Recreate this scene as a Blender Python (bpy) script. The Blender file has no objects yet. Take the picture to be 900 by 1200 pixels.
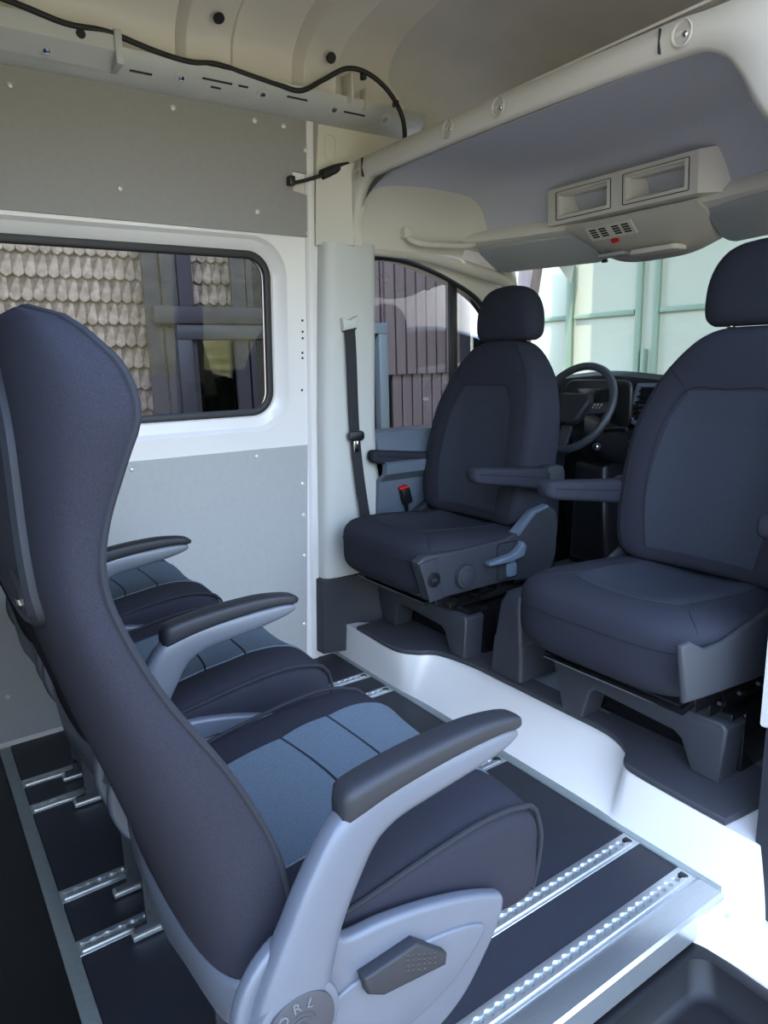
import bpy, bmesh, math, random
from mathutils import Vector, Matrix, noise
from mathutils.bvhtree import BVHTree
random.seed(7)
S = bpy.context.scene
C = S.collection
PI = math.pi

# ------------------------------------------------------------------ camera
cd = bpy.data.cameras.new('camera')
cam = bpy.data.objects.new('camera', cd); C.objects.link(cam)
cd.sensor_fit = 'VERTICAL'; cd.sensor_height = 24.0; cd.lens = 827.67 / 1200 * 24.0
cd.clip_start = 0.02
R = Matrix(((0.56946592, -0.15601806, 0.80707307),
            (0.82160754, 0.13893851, -0.55286268),
            (-0.02587697, 0.97793377, 0.20730636)))
cam.matrix_world = Matrix.Translation((0, 0, 1.15)) @ R.to_4x4()
S.camera = cam

# ------------------------------------------------------------------ world, sun, exposure
W = bpy.data.worlds.new('sky'); S.world = W; W.use_nodes = True
nt = W.node_tree; nt.nodes.clear()
out = nt.nodes.new('ShaderNodeOutputWorld'); bg = nt.nodes.new('ShaderNodeBackground')
tc = nt.nodes.new('ShaderNodeTexCoord'); sx = nt.nodes.new('ShaderNodeSeparateXYZ')
cr = nt.nodes.new('ShaderNodeValToRGB')
cr.color_ramp.elements[0].position = 0.02; cr.color_ramp.elements[0].color = (0.34, 0.38, 0.44, 1)
cr.color_ramp.elements[1].position = 0.34; cr.color_ramp.elements[1].color = (0.54, 0.71, 1.0, 1)
e_ = cr.color_ramp.elements.new(0.9); e_.color = (0.22, 0.32, 0.56, 1)
nt.links.new(tc.outputs['Generated'], sx.inputs[0]); nt.links.new(sx.outputs['Z'], cr.inputs[0])
nt.links.new(cr.outputs[0], bg.inputs[0]); nt.links.new(bg.outputs[0], out.inputs[0])
bg.inputs[1].default_value = 9.3
sd = bpy.data.lights.new('sun', 'SUN'); sd.energy = 5.6; sd.angle = math.radians(0.6); sd.color = (1.0, 0.90, 0.80)
sun = bpy.data.objects.new('sun', sd); C.objects.link(sun)
sun.rotation_euler = Vector((0.0, 0.46, -0.89)).to_track_quat('-Z', 'Y').to_euler()
vs = S.view_settings
vs.view_transform = 'Standard'; vs.look = 'None'; vs.gamma = 1.0; vs.use_curve_mapping = False
vs.exposure = 0.46
S.cycles.max_bounces = 10; S.cycles.diffuse_bounces = 6; S.cycles.transparent_max_bounces = 12

# ------------------------------------------------------------------ materials
def lin(c):
    return tuple(((v/255)/12.92 if v/255 <= .04045 else ((v/255+.055)/1.055)**2.4) for v in c) + (1,)
MATS = {}
def mat(name, rgb, rough=.5, metal=0, nscale=0, namt=0, bump=0, bscale=200, spec=.5, stretch=None, sheen=0, coat=0):
    m = bpy.data.materials.new(name); m.use_nodes = True
    n = m.node_tree.nodes; l = m.node_tree.links; b = n['Principled BSDF']
    col = lin(rgb); b.inputs['Base Color'].default_value = col
    b.inputs['Roughness'].default_value = rough; b.inputs['Metallic'].default_value = metal
    b.inputs['Specular IOR Level'].default_value = spec
    if sheen: b.inputs['Sheen Weight'].default_value = sheen
    if coat: b.inputs['Coat Weight'].default_value = coat; b.inputs['Coat Roughness'].default_value = .15
    t = n.new('ShaderNodeTexCoord'); mp = n.new('ShaderNodeMapping'); l.new(t.outputs['Object'], mp.inputs[0])
    if stretch: mp.inputs['Scale'].default_value = stretch
    if namt:
        no = n.new('ShaderNodeTexNoise'); no.inputs['Scale'].default_value = nscale; no.inputs['Detail'].default_value = 4
        l.new(mp.outputs[0], no.inputs['Vector'])
        r = n.new('ShaderNodeValToRGB')
        r.color_ramp.elements[0].position = .3; r.color_ramp.elements[1].position = .7
        r.color_ramp.elements[0].color = tuple(max(0, v*(1-namt)) for v in col[:3])+(1,)
        r.color_ramp.elements[1].color = tuple(min(1, v*(1+namt)) for v in col[:3])+(1,)
        l.new(no.outputs[0], r.inputs[0]); l.new(r.outputs[0], b.inputs['Base Color'])
    if bump:
        nb = n.new('ShaderNodeTexNoise'); nb.inputs['Scale'].default_value = bscale; nb.inputs['Detail'].default_value = 3
        l.new(mp.outputs[0], nb.inputs['Vector'])
        bp = n.new('ShaderNodeBump'); bp.inputs['Strength'].default_value = bump; bp.inputs['Distance'].default_value = .002
        l.new(nb.outputs[0], bp.inputs['Height']); l.new(bp.outputs[0], b.inputs['Normal'])
    MATS[name] = m
    return m
def glass(name, tint, refl=1.0, ior=1.5):
    m = bpy.data.materials.new(name); m.use_nodes = True
    n = m.node_tree.nodes; l = m.node_tree.links; n.clear()
    o = n.new('ShaderNodeOutputMaterial'); mx = n.new('ShaderNodeMixShader')
    tr = n.new('ShaderNodeBsdfTransparent'); tr.inputs[0].default_value = tint
    gl = n.new('ShaderNodeBsdfGlossy'); gl.inputs['Roughness'].default_value = 0.0
    gl.inputs[0].default_value = (refl, refl, refl, 1)
    f = n.new('ShaderNodeFresnel'); f.inputs[0].default_value = ior
    l.new(f.outputs[0], mx.inputs[0]); l.new(tr.outputs[0], mx.inputs[1]); l.new(gl.outputs[0], mx.inputs[2])
    l.new(mx.outputs[0], o.inputs[0]); MATS[name] = m
    return m
M_white = mat('white_body_paint', (224, 220, 216), .32, nscale=3, namt=.03, coat=.2)
M_cream = mat('cream_primer', (206, 198, 182), .5, nscale=4, namt=.05)
M_rail = mat('grey_primer_steel', (184, 183, 178), .45, nscale=9, namt=.06)
M_panel = mat('grey_lining_board', (166, 166, 164), .55, nscale=60, namt=.03)
M_panelup = mat('shaded_lining_board', (140, 136, 132), .55, nscale=60, namt=.03)  # upper board's shade mixed into its colour, darker and warmer than below
M_fab = mat('dark_seat_fabric', (38, 38, 45), .95, nscale=900, namt=.25, bump=.25, bscale=1400, spec=.12)
M_fabblue = mat('grey_blue_fabric', (76, 86, 95), .95, nscale=700, namt=.28, bump=.3, bscale=1100, spec=.12)
M_pipe = mat('seat_piping', (30, 31, 37), .85, bump=.2, bscale=900, spec=.3)
M_cabfab = mat('cab_seat_fabric', (44, 45, 53), .95, nscale=1000, namt=.3, bump=.25, bscale=1500, spec=.12)
M_cabins = mat('cab_insert_fabric', (52, 55, 63), .95, nscale=800, namt=.3, bump=.3, bscale=1000, spec=.12)
M_armblue = mat('blue_grey_plastic', (92, 104, 118), .4, bump=.05, bscale=900)
M_armgrey = mat('grey_arm_plastic', (78, 82, 90), .38, nscale=40, namt=.02, bump=.08, bscale=900)
M_dkpl = mat('dark_plastic', (34, 35, 39), .5, bump=.15, bscale=900, spec=.28)
M_mdpl = mat('anthracite_plastic', (50, 52, 57), .5, bump=.15, bscale=900, spec=.32)
M_cap = mat('pivot_cap_plastic', (46, 47, 52), .55, bump=.1, bscale=900)
M_blk = mat('black_plastic', (20, 20, 22), .38)
M_tray = mat('step_tray_plastic', (14, 14, 17), .48, spec=.3)
M_blkm = mat('black_metal', (16, 16, 18), .22, spec=.7)
M_cable = mat('black_cable_wrap', (22, 20, 18), .6, bump=.4, bscale=300)
M_alu = mat('brushed_aluminium', (196, 200, 202), .30, metal=.85, nscale=30, namt=.08, stretch=(40, 1, 40))
M_alum = mat('mill_aluminium_rail', (205, 208, 210), .34, metal=.8, nscale=30, namt=.06)
M_strip = mat('matt_aluminium_strip', (150, 158, 156), .45, metal=.5, nscale=80, namt=.05)
M_floor = mat('dark_floor_plate', (38, 40, 48), .5, nscale=420, namt=.45, bump=.3, bscale=500)
M_mat = mat('rubber_mat', (58, 58, 64), .6, nscale=300, namt=.1, bump=.2, bscale=600)
M_cabfl = mat('cab_floor_vinyl', (120, 130, 134), .6, nscale=12, namt=.08, bump=.1, bscale=500)
M_trim = mat('warm_grey_trim', (196, 190, 178), .55, bump=.08, bscale=700)
M_bpil = mat('pale_pillar_trim', (190, 190, 184), .5, bump=.08, bscale=700)
M_head = mat('grey_headliner', (172, 172, 178), .95, nscale=300, namt=.06, spec=.1)
M_roof = mat('roof_primer', (196, 190, 180), .55, nscale=6, namt=.06)
M_visor = mat('visor_vinyl', (150, 152, 150), .8)
M_black_r = mat('black_rubber', (18, 18, 20), .5)
M_belt = mat('belt_webbing', (34, 35, 40), .7, nscale=500, namt=.2, stretch=(1, 1, .1), bump=.3, bscale=800)
M_red = mat('red_plastic', (200, 30, 24), .4)
M_chrome = mat('chrome', (215, 215, 215), .12, metal=1)
M_rivet = mat('rivet_head', (205, 203, 196), .3, metal=.3)
M_recess = mat('vent_dark', (30, 30, 30), .7)
M_icon = mat('printed_icon', (225, 225, 225), .5)
G_side = glass('tinted_side_glass', (.66, .63, .60, 1), .5)
G_door = glass('door_glass', (.86, .89, .87, 1))
G_wind = glass('windscreen_glass', (.84, .93, .88, 1))
G_pane = glass('house_glass', (.35, .38, .36, 1))

# ------------------------------------------------------------------ mesh helpers
def link(name, me, parent=None):
    o = bpy.data.objects.new(name, me); C.objects.link(o)
    if parent is not None: o.parent = parent
    return o
def wloc(o):
    v = Vector((0, 0, 0))
    while o is not None: v += o.location; o = o.parent
    return v
def obj(name, bm, m, parent=None, smooth=True, ang=40, label=None, origin=None):
    """bm is in world coordinates; the object gets its parent's (or own) origin"""
    if parent is not None: off = wloc(parent)
    else:
        if origin is None:
            xs = [v.co for v in bm.verts]
            off = Vector(((min(v.x for v in xs)+max(v.x for v in xs))/2, (min(v.y for v in xs)+max(v.y for v in xs))/2, min(v.z for v in xs)))
        else: off = Vector(origin)
    bmesh.ops.translate(bm, verts=bm.verts, vec=-off)
    bmesh.ops.recalc_face_normals(bm, faces=bm.faces)
    me = bpy.data.meshes.new(name); bm.to_mesh(me); bm.free()
    for mm in (m if isinstance(m, (list, tuple)) else [m]): me.materials.append(mm)
    if smooth:
        for p in me.polygons: p.use_smooth = True
        me.set_sharp_from_angle(angle=math.radians(ang))
    o = link(name, me, parent)
    if parent is None: o.location = off
    if label: o['label'] = label
    return o
def tag(o, label, cat, group=None):
    o['label'] = label; o['category'] = cat
    if group: o['group'] = group
    return o
def struct(name, bm, m, parent=None, smooth=True, ang=40, label=None):
    o = obj(name, bm, m, parent, smooth, ang)
    o['kind'] = 'structure'
    if label: o['label'] = label
    return o
def thing(name, label, cat, loc, group=None):
    o = bpy.data.objects.new(name, None); C.objects.link(o); o.location = loc
    o.empty_display_size = .05
    return tag(o, label, cat, group)
def dup(root, loc, label):
    r = root.copy(); C.objects.link(r); r.location = loc; r['label'] = label
    def rec(a, b):
        for ch in list(a.children):
            c = ch.copy(); C.objects.link(c); c.parent = b; rec(ch, c)
    rec(root, r)
    return r
def nb(): return bmesh.new()
def box(bm, x0, x1, y0, y1, z0, z1, bev=0, seg=2, rot=None, piv=None):
    g = bmesh.ops.create_cube(bm, size=1)
    vv = g['verts']
    for v in vv: v.co = Vector(((x0+x1)/2 + v.co.x*(x1-x0), (y0+y1)/2 + v.co.y*(y1-y0), (z0+z1)/2 + v.co.z*(z1-z0)))
    if bev:
        es = list({e for v in vv for e in v.link_edges})
        r = bmesh.ops.bevel(bm, geom=es, offset=bev, segments=seg, profile=.5, affect='EDGES')
        vv = list({v for f in r['faces'] for v in f.verts} | {v for v in vv if v.is_valid})
    if rot is not None:
        bmesh.ops.rotate(bm, verts=vv, cent=piv or Vector(((x0+x1)/2, (y0+y1)/2, (z0+z1)/2)), matrix=rot)
    return bm
def catmull(P, n=6, closed=False):
    P = [Vector(p) for p in P]; N = len(P); o = []
    if N < 3: return P
    rng = range(N) if closed else range(N-1)
    for i in rng:
        if closed: a, b, c, d = P[(i-1) % N], P[i], P[(i+1) % N], P[(i+2) % N]
        else: a, b, c, d = P[max(i-1, 0)], P[i], P[i+1], P[min(i+2, N-1)]
        for k in range(n):
            t = k/n
            o.append(.5*((2*b)+(c-a)*t+(2*a-5*b+4*c-d)*t*t+(3*b-a-3*c+d)*t**3))
    if not closed: o.append(P[-1])
    return o
def tube(bm, pts, r, seg=10, closed=False, sm=0, rx=1.0):
    """r may be a list; sm = catmull subdivisions"""
    if sm:
        rr = r if isinstance(r, (list, tuple)) else [r]*len(pts)
        q = catmull([list(p)+[0] if False else p for p in pts], sm, closed)
        n = len(q)
        r = [rr[min(int(i*(len(rr)-1)/max(n-1, 1)), len(rr)-1)] for i in range(n)] if not isinstance(r, (int, float)) else r
        pts = q
    pts = [Vector(p) for p in pts]; N = len(pts)
    rings = []; up = None
    for i, p in enumerate(pts):
        a = pts[(i-1) % N] if (closed or i > 0) else p; b = pts[(i+1) % N] if (closed or i < N-1) else p
        t = (b-a)
        if t.length < 1e-9: t = Vector((0, 0, 1))
        t.normalize()
        if up is None:
            up = Vector((0, 0, 1)) if abs(t.z) < .9 else Vector((1, 0, 0))
        s = t.cross(up)
        if s.length < 1e-6: s = t.orthogonal()
        s.normalize(); up = s.cross(t).normalized()
        ri = r[i] if isinstance(r, (list, tuple)) else r
        rings.append([bm.verts.new(p + s*math.cos(2*PI*k/seg)*ri*rx + up*math.sin(2*PI*k/seg)*ri) for k in range(seg)])
    skin(bm, rings, closed)
    return bm
def skin(bm, rings, closed=False, cap=True):
    n = len(rings[0])
    R_ = rings + ([rings[0]] if closed else [])
    for a, b in zip(R_[:-1], R_[1:]):
        for k in range(n):
            try: bm.faces.new((a[k], a[(k+1) % n], b[(k+1) % n], b[k]))
            except ValueError: pass
    if cap and not closed:
        for rg in (rings[0], rings[-1]):
            try: bm.faces.new(rg)
            except ValueError: pass
def rings(bm, fn, ts, n=32):
    """fn(t, a) -> point; ring loft"""
    skin(bm, [[bm.verts.new(fn(t, 2*PI*k/n)) for k in range(n)] for t in ts])
    return bm
def prism(bm, poly, axis, a0, a1, bev=0, seg=2):
    """poly: 2d points; axis 'x' -> (y,z), 'y' -> (x,z), 'z' -> (x,y)"""
    def P(p, a):
        return {'x': (a, p[0], p[1]), 'y': (p[0], a, p[1]), 'z': (p[0], p[1], a)}[axis]
    v0 = [bm.verts.new(P(p, a0)) for p in poly]; v1 = [bm.verts.new(P(p, a1)) for p in poly]
    f0 = bm.faces.new(v0); f1 = bm.faces.new(v1[::-1]); n = len(poly)
    for i in range(n): bm.faces.new((v0[i], v1[i], v1[(i+1) % n], v0[(i+1) % n]))
    if bev:
        es = [e for e in list(f0.edges)+list(f1.edges)]
        bmesh.ops.recalc_face_normals(bm, faces=bm.faces)
        bmesh.ops.bevel(bm, geom=es, offset=bev, segments=seg, profile=.5, affect='EDGES')
    return bm
def rrect(x0, x1, y0, y1, r, n=6):
    o = []
    for cx, cy, a0 in ((x1-r, y1-r, 0), (x0+r, y1-r, PI/2), (x0+r, y0+r, PI), (x1-r, y0+r, 3*PI/2)):
        for k in range(n+1):
            a = a0+PI/2*k/n; o.append((cx+r*math.cos(a), cy+r*math.sin(a)))
    return o
def cyl(bm, c, axis, r, h, seg=24, bev=0):
    """centre c at base, axis direction"""
    ax = Vector(axis).normalized(); s = ax.orthogonal().normalized(); t = ax.cross(s); c = Vector(c)
    st = [(r, 0), (r, h)] if not bev else [(r, 0), (r, h-bev), (r-bev*.3, h-bev*.3), (r-bev, h)]
    skin(bm, [[bm.verts.new(c+ax*z+(s*math.cos(2*PI*k/seg)+t*math.sin(2*PI*k/seg))*q) for k in range(seg)] for q, z in st])
    return bm
def dome(bm, c, axis, r, h, seg=12):
    ax = Vector(axis).normalized(); s = ax.orthogonal().normalized(); t = ax.cross(s); c = Vector(c)
    st = [(r, -.001), (r*.95, h*.35), (r*.7, h*.75), (r*.3, h)]
    skin(bm, [[bm.verts.new(c+ax*z+(s*math.cos(2*PI*k/seg)+t*math.sin(2*PI*k/seg))*q) for k in range(seg)] for q, z in st])
    return bm
def grid(bm, fn, nu, nv):
    vv = [[bm.verts.new(fn(i/nu, j/nv)) for j in range(nv+1)] for i in range(nu+1)]
    for i in range(nu):
        for j in range(nv): bm.faces.new((vv[i][j], vv[i+1][j], vv[i+1][j+1], vv[i][j+1]))
    return vv
def solid(bm, th, dirn):
    """thicken an open grid along dirn"""
    d = Vector(dirn)*th
    fs = list(bm.faces); es = [e for e in bm.edges if len(e.link_faces) == 1]
    mp = {v: bm.verts.new(v.co+d) for v in list(bm.verts)}
    for f in fs: bm.faces.new([mp[v] for v in reversed(f.verts)])
    for e in es: a_, b_ = e.verts; bm.faces.new((a_, b_, mp[b_], mp[a_]))
    return bm
def bvh(bm):
    bm.normal_update(); return BVHTree.FromBMesh(bm)
def project(tree, pts, d, off=0):
    d = Vector(d); o = []
    for p in pts:
        h = tree.ray_cast(Vector(p)-d*1.0, d)
        if h[0] is not None:
            n = h[1]
            if n.dot(d) > 0: n = -n
            o.append(h[0]+n*off)
    return o
def seam(tree, pts, d, r=.0025, closed=False, sm=8, off=0, seg=6):
    q = project(tree, catmull(pts, sm, closed), d, off)
    b = nb()
    if len(q) > 2: tube(b, q, r, seg, closed)
    return b
def patch(tree, fn, d, off=.002, nu=24, nv=24, th=.004):
    b = nb(); d = Vector(d)
    def g(u, v):
        p = Vector(fn(u, v)); h = tree.ray_cast(p-d, d)
        if h[0] is None: return p
        n = h[1]
        if n.dot(d) > 0: n = -n
        return h[0]+n*off
    grid(b, g, nu, nv); solid(b, th, d)
    return b
def interp(tab, t):
    """tab rows (t, a, b, ...) smooth interpolation"""
    n = len(tab)
    if t <= tab[0][0]: return tab[0][1:]
    if t >= tab[-1][0]: return tab[-1][1:]
    for i in range(n-1):
        if tab[i][0] <= t <= tab[i+1][0]:
            h = tab[i+1][0]-tab[i][0]; s = (t-tab[i][0])/h
            o = []
            for k in range(1, len(tab[0])):
                p1, p2 = tab[i][k], tab[i+1][k]
                m1 = (tab[i+1][k]-tab[max(i-1, 0)][k])/max(tab[i+1][0]-tab[max(i-1, 0)][0], 1e-6)*h
                m2 = (tab[min(i+2, n-1)][k]-tab[i][k])/max(tab[min(i+2, n-1)][0]-tab[i][0], 1e-6)*h
                o.append((2*s**3-3*s*s+1)*p1+(s**3-2*s*s+s)*m1+(-2*s**3+3*s*s)*p2+(s**3-s*s)*m2)
            return o
def cs(a, e):
    n = 2/e; c, s = math.cos(a), math.sin(a); r = (abs(c)**n+abs(s)**n)**(-1/n)
    return sgp(c*r, 1/e), sgp(s*r, 1/e)
def sgp(v, e): return math.copysign(abs(v)**e, v)
def lsp(a, b, n): return [a+(b-a)*i/(n-1) for i in range(n)]
# ------------------------------------------------------------------ outside: ground, hillside, house, garage
def brick_like(name, c1, c2, scale, rough=.85, kind='wave', bumpv=.4):
    m = mat(name, c1, rough)
    n = m.node_tree.nodes; l = m.node_tree.links; b = n['Principled BSDF']
    t = n.new('ShaderNodeTexCoord'); w = n.new('ShaderNodeTexNoise'); w.inputs['Scale'].default_value = scale; w.inputs['Detail'].default_value = 6
    l.new(t.outputs['Object'], w.inputs['Vector'])
    r = n.new('ShaderNodeValToRGB'); r.color_ramp.elements[0].color = lin(c1); r.color_ramp.elements[1].color = lin(c2)
    r.color_ramp.elements[0].position = .35; r.color_ramp.elements[1].position = .65
    l.new(w.outputs[0], r.inputs[0]); l.new(r.outputs[0], b.inputs['Base Color'])
    bp = n.new('ShaderNodeBump'); bp.inputs['Strength'].default_value = bumpv; bp.inputs['Distance'].default_value = .02
    l.new(w.outputs[0], bp.inputs['Height']); l.new(bp.outputs[0], b.inputs['Normal'])
    return m
M_gravel = brick_like('gravel_ground', (126, 114, 98), (150, 138, 120), 25)
M_hill = brick_like('dry_grass_bank', (150, 140, 70), (206, 190, 130), 1.3)
M_shingle = brick_like('beige_shingles', (122, 106, 92), (158, 140, 124), 22)
M_plank = mat('brown_plank_paint', (86, 70, 68), .7, nscale=6, namt=.12, stretch=(6, 6, .6))
M_plankd = mat('dark_plank_paint', (40, 35, 40), .7, nscale=6, namt=.12, stretch=(6, 6, .6))
M_wframe = mat('grey_window_frame', (88, 94, 96), .5)
M_wdark = mat('dark_window_frame', (46, 44, 48), .5)
M_curt = brick_like('curtain_with_reflection', (120, 112, 70), (176, 168, 130), 9, bumpv=.1)  # yellowish grass reflection of the dark-framed window painted into the curtain
M_green = mat('pale_green_door_paint', (166, 164, 146), .5, nscale=3, namt=.02)
M_greenrib = mat('green_door_frame_paint', (120, 134, 114), .5, nscale=3, namt=.03)
M_post = mat('weathered_timber', (132, 112, 108), .8, nscale=20, namt=.15, stretch=(1, 1, .1))

GZ = -.62
b = nb(); box(b, -30, 30, -30, 30, GZ-.2, GZ); struct('ground', b, M_gravel)
# dry grass bank on the open side of the van (seen only as a reflection in the windows)
b = nb()
def hillf(u, v):
    x = 9 + 9*v; y = -20+44*u
    return (x, y, GZ - .05 + 3.4*v**.75 + .35*math.sin(u*17)*v + .2*math.sin(u*41+v*6)*v)
grid(b, hillf, 60, 14); struct('hillside', b, M_hill)
# planked house beside the van
HX = -4.2
def planks(bm, y0, y1, z0, z1, pitch=.1, gap=.012, x=HX, th=.03):
    y = y0
    while y < y1-.01:
        box(bm, x-th, x, y, min(y+pitch-gap, y1), z0, z1, .004, 1); y += pitch
house = thing('timber_house', 'brown planked house with shingled wall seen through the left windows', 'house', (HX-.6, 1.5, GZ))
b = nb()
box(b, HX-.35, HX-.2, -6, 3.9, GZ, 4.0)
obj('back_wall', b, M_plankd, house)
# scalloped shingle rows
b = nb()
for r in range(30):
    z0 = GZ+.02 + r*.125
    for k in range(100):
        y = -3.5 + k*.0586 + (.0293 if r % 2 else 0)
        if y > 2.0: continue
        pts = [(y-.0285, z0+.155), (y-.0285, z0+.03)] + [(y+.0285*math.cos(a), z0+.03+.03*math.sin(a)) for a in [PI+PI*j/6 for j in range(7)]][1:-1] + [(y+.0285, z0+.03), (y+.0285, z0+.155)]
        xx = HX-.19
        vv = [b.verts.new((xx+(.022 if z < z0+.1 else .0), yy, z)) for yy, z in pts]
        b.faces.new(vv)
bmesh.ops.solidify(b, geom=list(b.faces), thickness=.008)
obj('shingle_cladding', b, M_shingle, house, smooth=False)
b = nb(); planks(b, 1.27, 1.57, GZ, 3.2, .1); planks(b, 1.80, 1.94, GZ, 3.2, .1)
obj('plank_post', b, M_plankd, house)
b = nb(); planks(b, 2.10, 2.92, 1.42, 3.2); planks(b, 2.92, 3.60, 1.06, 3.2, .092, x=HX+.02)
obj('upper_planking', b, M_plank, house)
b = nb(); planks(b, 2.99, 3.60, GZ, 1.08, .092, x=HX-.01)
planks(b, 2.10, 2.6, GZ, .62)
obj('lower_planking', b, M_plank, house)
def hwindow(y0, y1, z0, z1, fm, fw, pane, label):
    f = nb()
    for a in ((y0, y1, z1-fw, z1), (y0, y1, z0, z0+fw)): box(f, HX-.08, HX+.03, a[0], a[1], a[2], a[3], .006)
    for a in ((y0, y0+fw), (y1-fw, y1)): box(f, HX-.08, HX+.028, a[0], a[1], z0+fw, z1-fw, .006)
    fo = obj('window_frame', f, fm, house, label=label)
    p = nb(); box(p, HX-.05, HX-.04, y0+fw, y1-fw, z0+fw, z1-fw); obj('pane', p, G_pane, fo)
    p = nb()
    def cf(u, v):
        y = y0+fw+(y1-y0-2*fw)*u; return (HX-.10+.012*math.sin(u*55+1.5*math.sin(v*9)), y, z0+fw+(z1-z0-2*fw)*v)
    grid(p, cf, 90, 12); obj('curtain', p, M_curt, fo)
hwindow(1.43, 2.30, .50, 1.40, M_wdark, .09, 0, 'dark frame')
hwindow(2.60, 2.93, .40, 1.42, M_wframe, .075, 0, 'grey frame')
b = nb(); box(b, HX-.03, HX+.05, 1.30, 2.38, 1.40, 1.50, .01); obj('window_lintel', b, M_plankd, house)
# roof overhang
b = nb(); prism(b, [(-4.9, 3.2), (-3.3, 2.85), (-3.3, 2.95), (-4.9, 3.35)], 'y', -6, 3.55, .01); obj('eave', b, M_plankd, house)

# pale green metal garage doors in front of the windscreen
GY = 5.0
gar = thing('garage_door', 'pale green metal garage doors with raised frame ribs ahead of the windscreen', 'garage door', (-2.5, GY, GZ))
b = nb(); box(b, -7.5, 3.5, GY, GY+.08, GZ, 4.2); obj('door_panel', b, M_green, gar)
b = nb()
for x, w in ((-4.32, .07), (-3.62, .05), (-3.46, .045), (-2.55, .05), (-5.05, .05), (-1.9, .05), (-1.74, .045), (-.9, .05), (-.1, .05)):
    box(b, x-w/2, x+w/2, GY-.035, GY, GZ, 4.2, .006)
obj('vertical_rib', b, M_greenrib, gar)
b = nb()
for x0, x1 in ((-7.5, -5.08), (-5.02, -4.36), (-4.27, -3.66), (-3.43, -2.6), (-2.5, -1.93), (-1.7, -.95), (-.85, 1.5)):
    for z in (1.49, .35, 2.9): box(b, x0, x1, GY-.03, GY, z-.02, z+.02, .006)
obj('horizontal_rib', b, M_greenrib, gar)
b = nb(); prism(b, [(5.08, 3.0), (5.08, 3.12), (3.6, 2.96), (3.6, 2.86)], 'x', -4.1, 3.5, .01); obj('added_shade_canopy', b, M_greenrib, gar)  # canopy added out of view to keep sun off the garage doors
b = nb(); box(b, -3.56, -3.53, GY-.06, GY, .9, 1.2, .006); obj('door_pull', b, M_greenrib, gar)
b = nb(); prism(b, [(-5.0, GZ), (-4.88, GZ), (-4.26, 2.5), (-4.44, 2.5)], 'y', GY-.42, GY-.3, .01)
tag(obj('timber_brace', b, M_post, None), 'leaning brown timber brace standing in front of the green garage doors', 'timber post')

# ------------------------------------------------------------------ van body
def xw(z): return -2.351 + .072*max(z, 0)
def wallsheet(name, y0, y1, z0, z1, holes, m, depth=.05, out=.09):
    """body side sheet with a rounded window opening, stepped recess and outer skin"""
    b = nb()
    hy0, hy1, hz0, hz1, hr = holes
    N = 8
    def loop(a0, a1, c0, c1, r, dx):
        return [b.verts.new((xw(z)+dx, y, z)) for y, z in rrect(a0, a1, c0, c1, r, N)]
    L = [loop(y0, y1, z0, z1, .001, 0), loop(hy0-.075, hy1+.05, hz0-.06, hz1+.05, hr+.05, 0), loop(hy0-.055, hy1+.035, hz0-.045, hz1+.04, hr+.035, -.018),
         loop(hy0-.02, hy1+.012, hz0-.012, hz1+.016, hr+.012, -.03), loop(hy0, hy1, hz0, hz1, hr, -depth), loop(hy0, hy1, hz0, hz1, hr, -out), loop(y0, y1, z0, z1, .001, -out)]
    for a, c in zip(L, L[1:]+L[:1]):
        n = len(a)
        for k in range(n): b.faces.new((a[k], a[(k+1) % n], c[(k+1) % n], c[k]))
    return struct(name, b, m, ang=30)
wallsheet('wall_left', -2.0, 1.50, -.1, 1.97, (-.30, 1.115, .985, 1.515, .075), M_white)
# side window: glass with black rubber
def winframe(name, lp, m_glass, dx, rr=.011):
    e = nb(); tube(e, [(xw(z)+dx+.008, y, z) for y, z in lp], rr, 8, True, rx=1.5)
    fr = obj('window_seal', e, M_black_r, None); fr['kind'] = 'structure'; fr.name = name
    g = nb(); v = [g.verts.new((xw(z)+dx, y, z)) for y, z in lp]; g.faces.new(v)
    pane = obj('glass', g, m_glass, fr, smooth=False)
    return fr
lp = rrect(-.30, 1.115, .985, 1.515, .075, 8)
winframe('window_1', lp, G_side, -.055)
# weld dots and mounting holes beside the window
b = nb()
for (y, z) in ((1.222, 1.30), (1.222, 1.262), (1.222, 1.24), (1.22, 1.19), (1.22, 1.172), (1.216, 1.06)):
    cyl(b, (xw(z)+.0005, y, z), (1, 0, 0), .0045, .001, 10)
struct('trim_1', b, M_blk, label='small dark screw holes in the white strip beside the side window')

def lining(name, poly, label, rivets, m=None):
    b = nb()
    v0 = [b.verts.new((xw(z)+.003, y, z)) for y, z in poly]; v1 = [b.verts.new((xw(z)+.009, y, z)) for y, z in poly]
    b.faces.new(v0); b.faces.new(v1[::-1]); n = len(poly)
    for i in range(n): b.faces.new((v0[i], v1[i], v1[(i+1) % n], v0[(i+1) % n]))
    o = tag(obj(name, b, m or M_panel, None, smooth=False), label, 'wall panel')
    for y, z in rivets:
        r = nb(); dome(r, (xw(z)+.009, y, z), (1, 0, 0), .0085, .004, 12); obj('rivet', r, M_rivet, o)
    return o
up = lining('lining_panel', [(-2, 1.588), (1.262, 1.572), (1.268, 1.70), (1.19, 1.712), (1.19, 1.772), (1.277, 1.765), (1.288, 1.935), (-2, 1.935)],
     'grey lining board with painted-in shade, riveted above the side window', [(.37, 1.88), (.80, 1.895), (1.06, 1.90), (1.16, 1.90), (1.24, 1.84), (.63, 1.66), (1.06, 1.635), (1.245, 1.585), (-.2, 1.89), (-.1, 1.66)], M_panelup)
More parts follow.
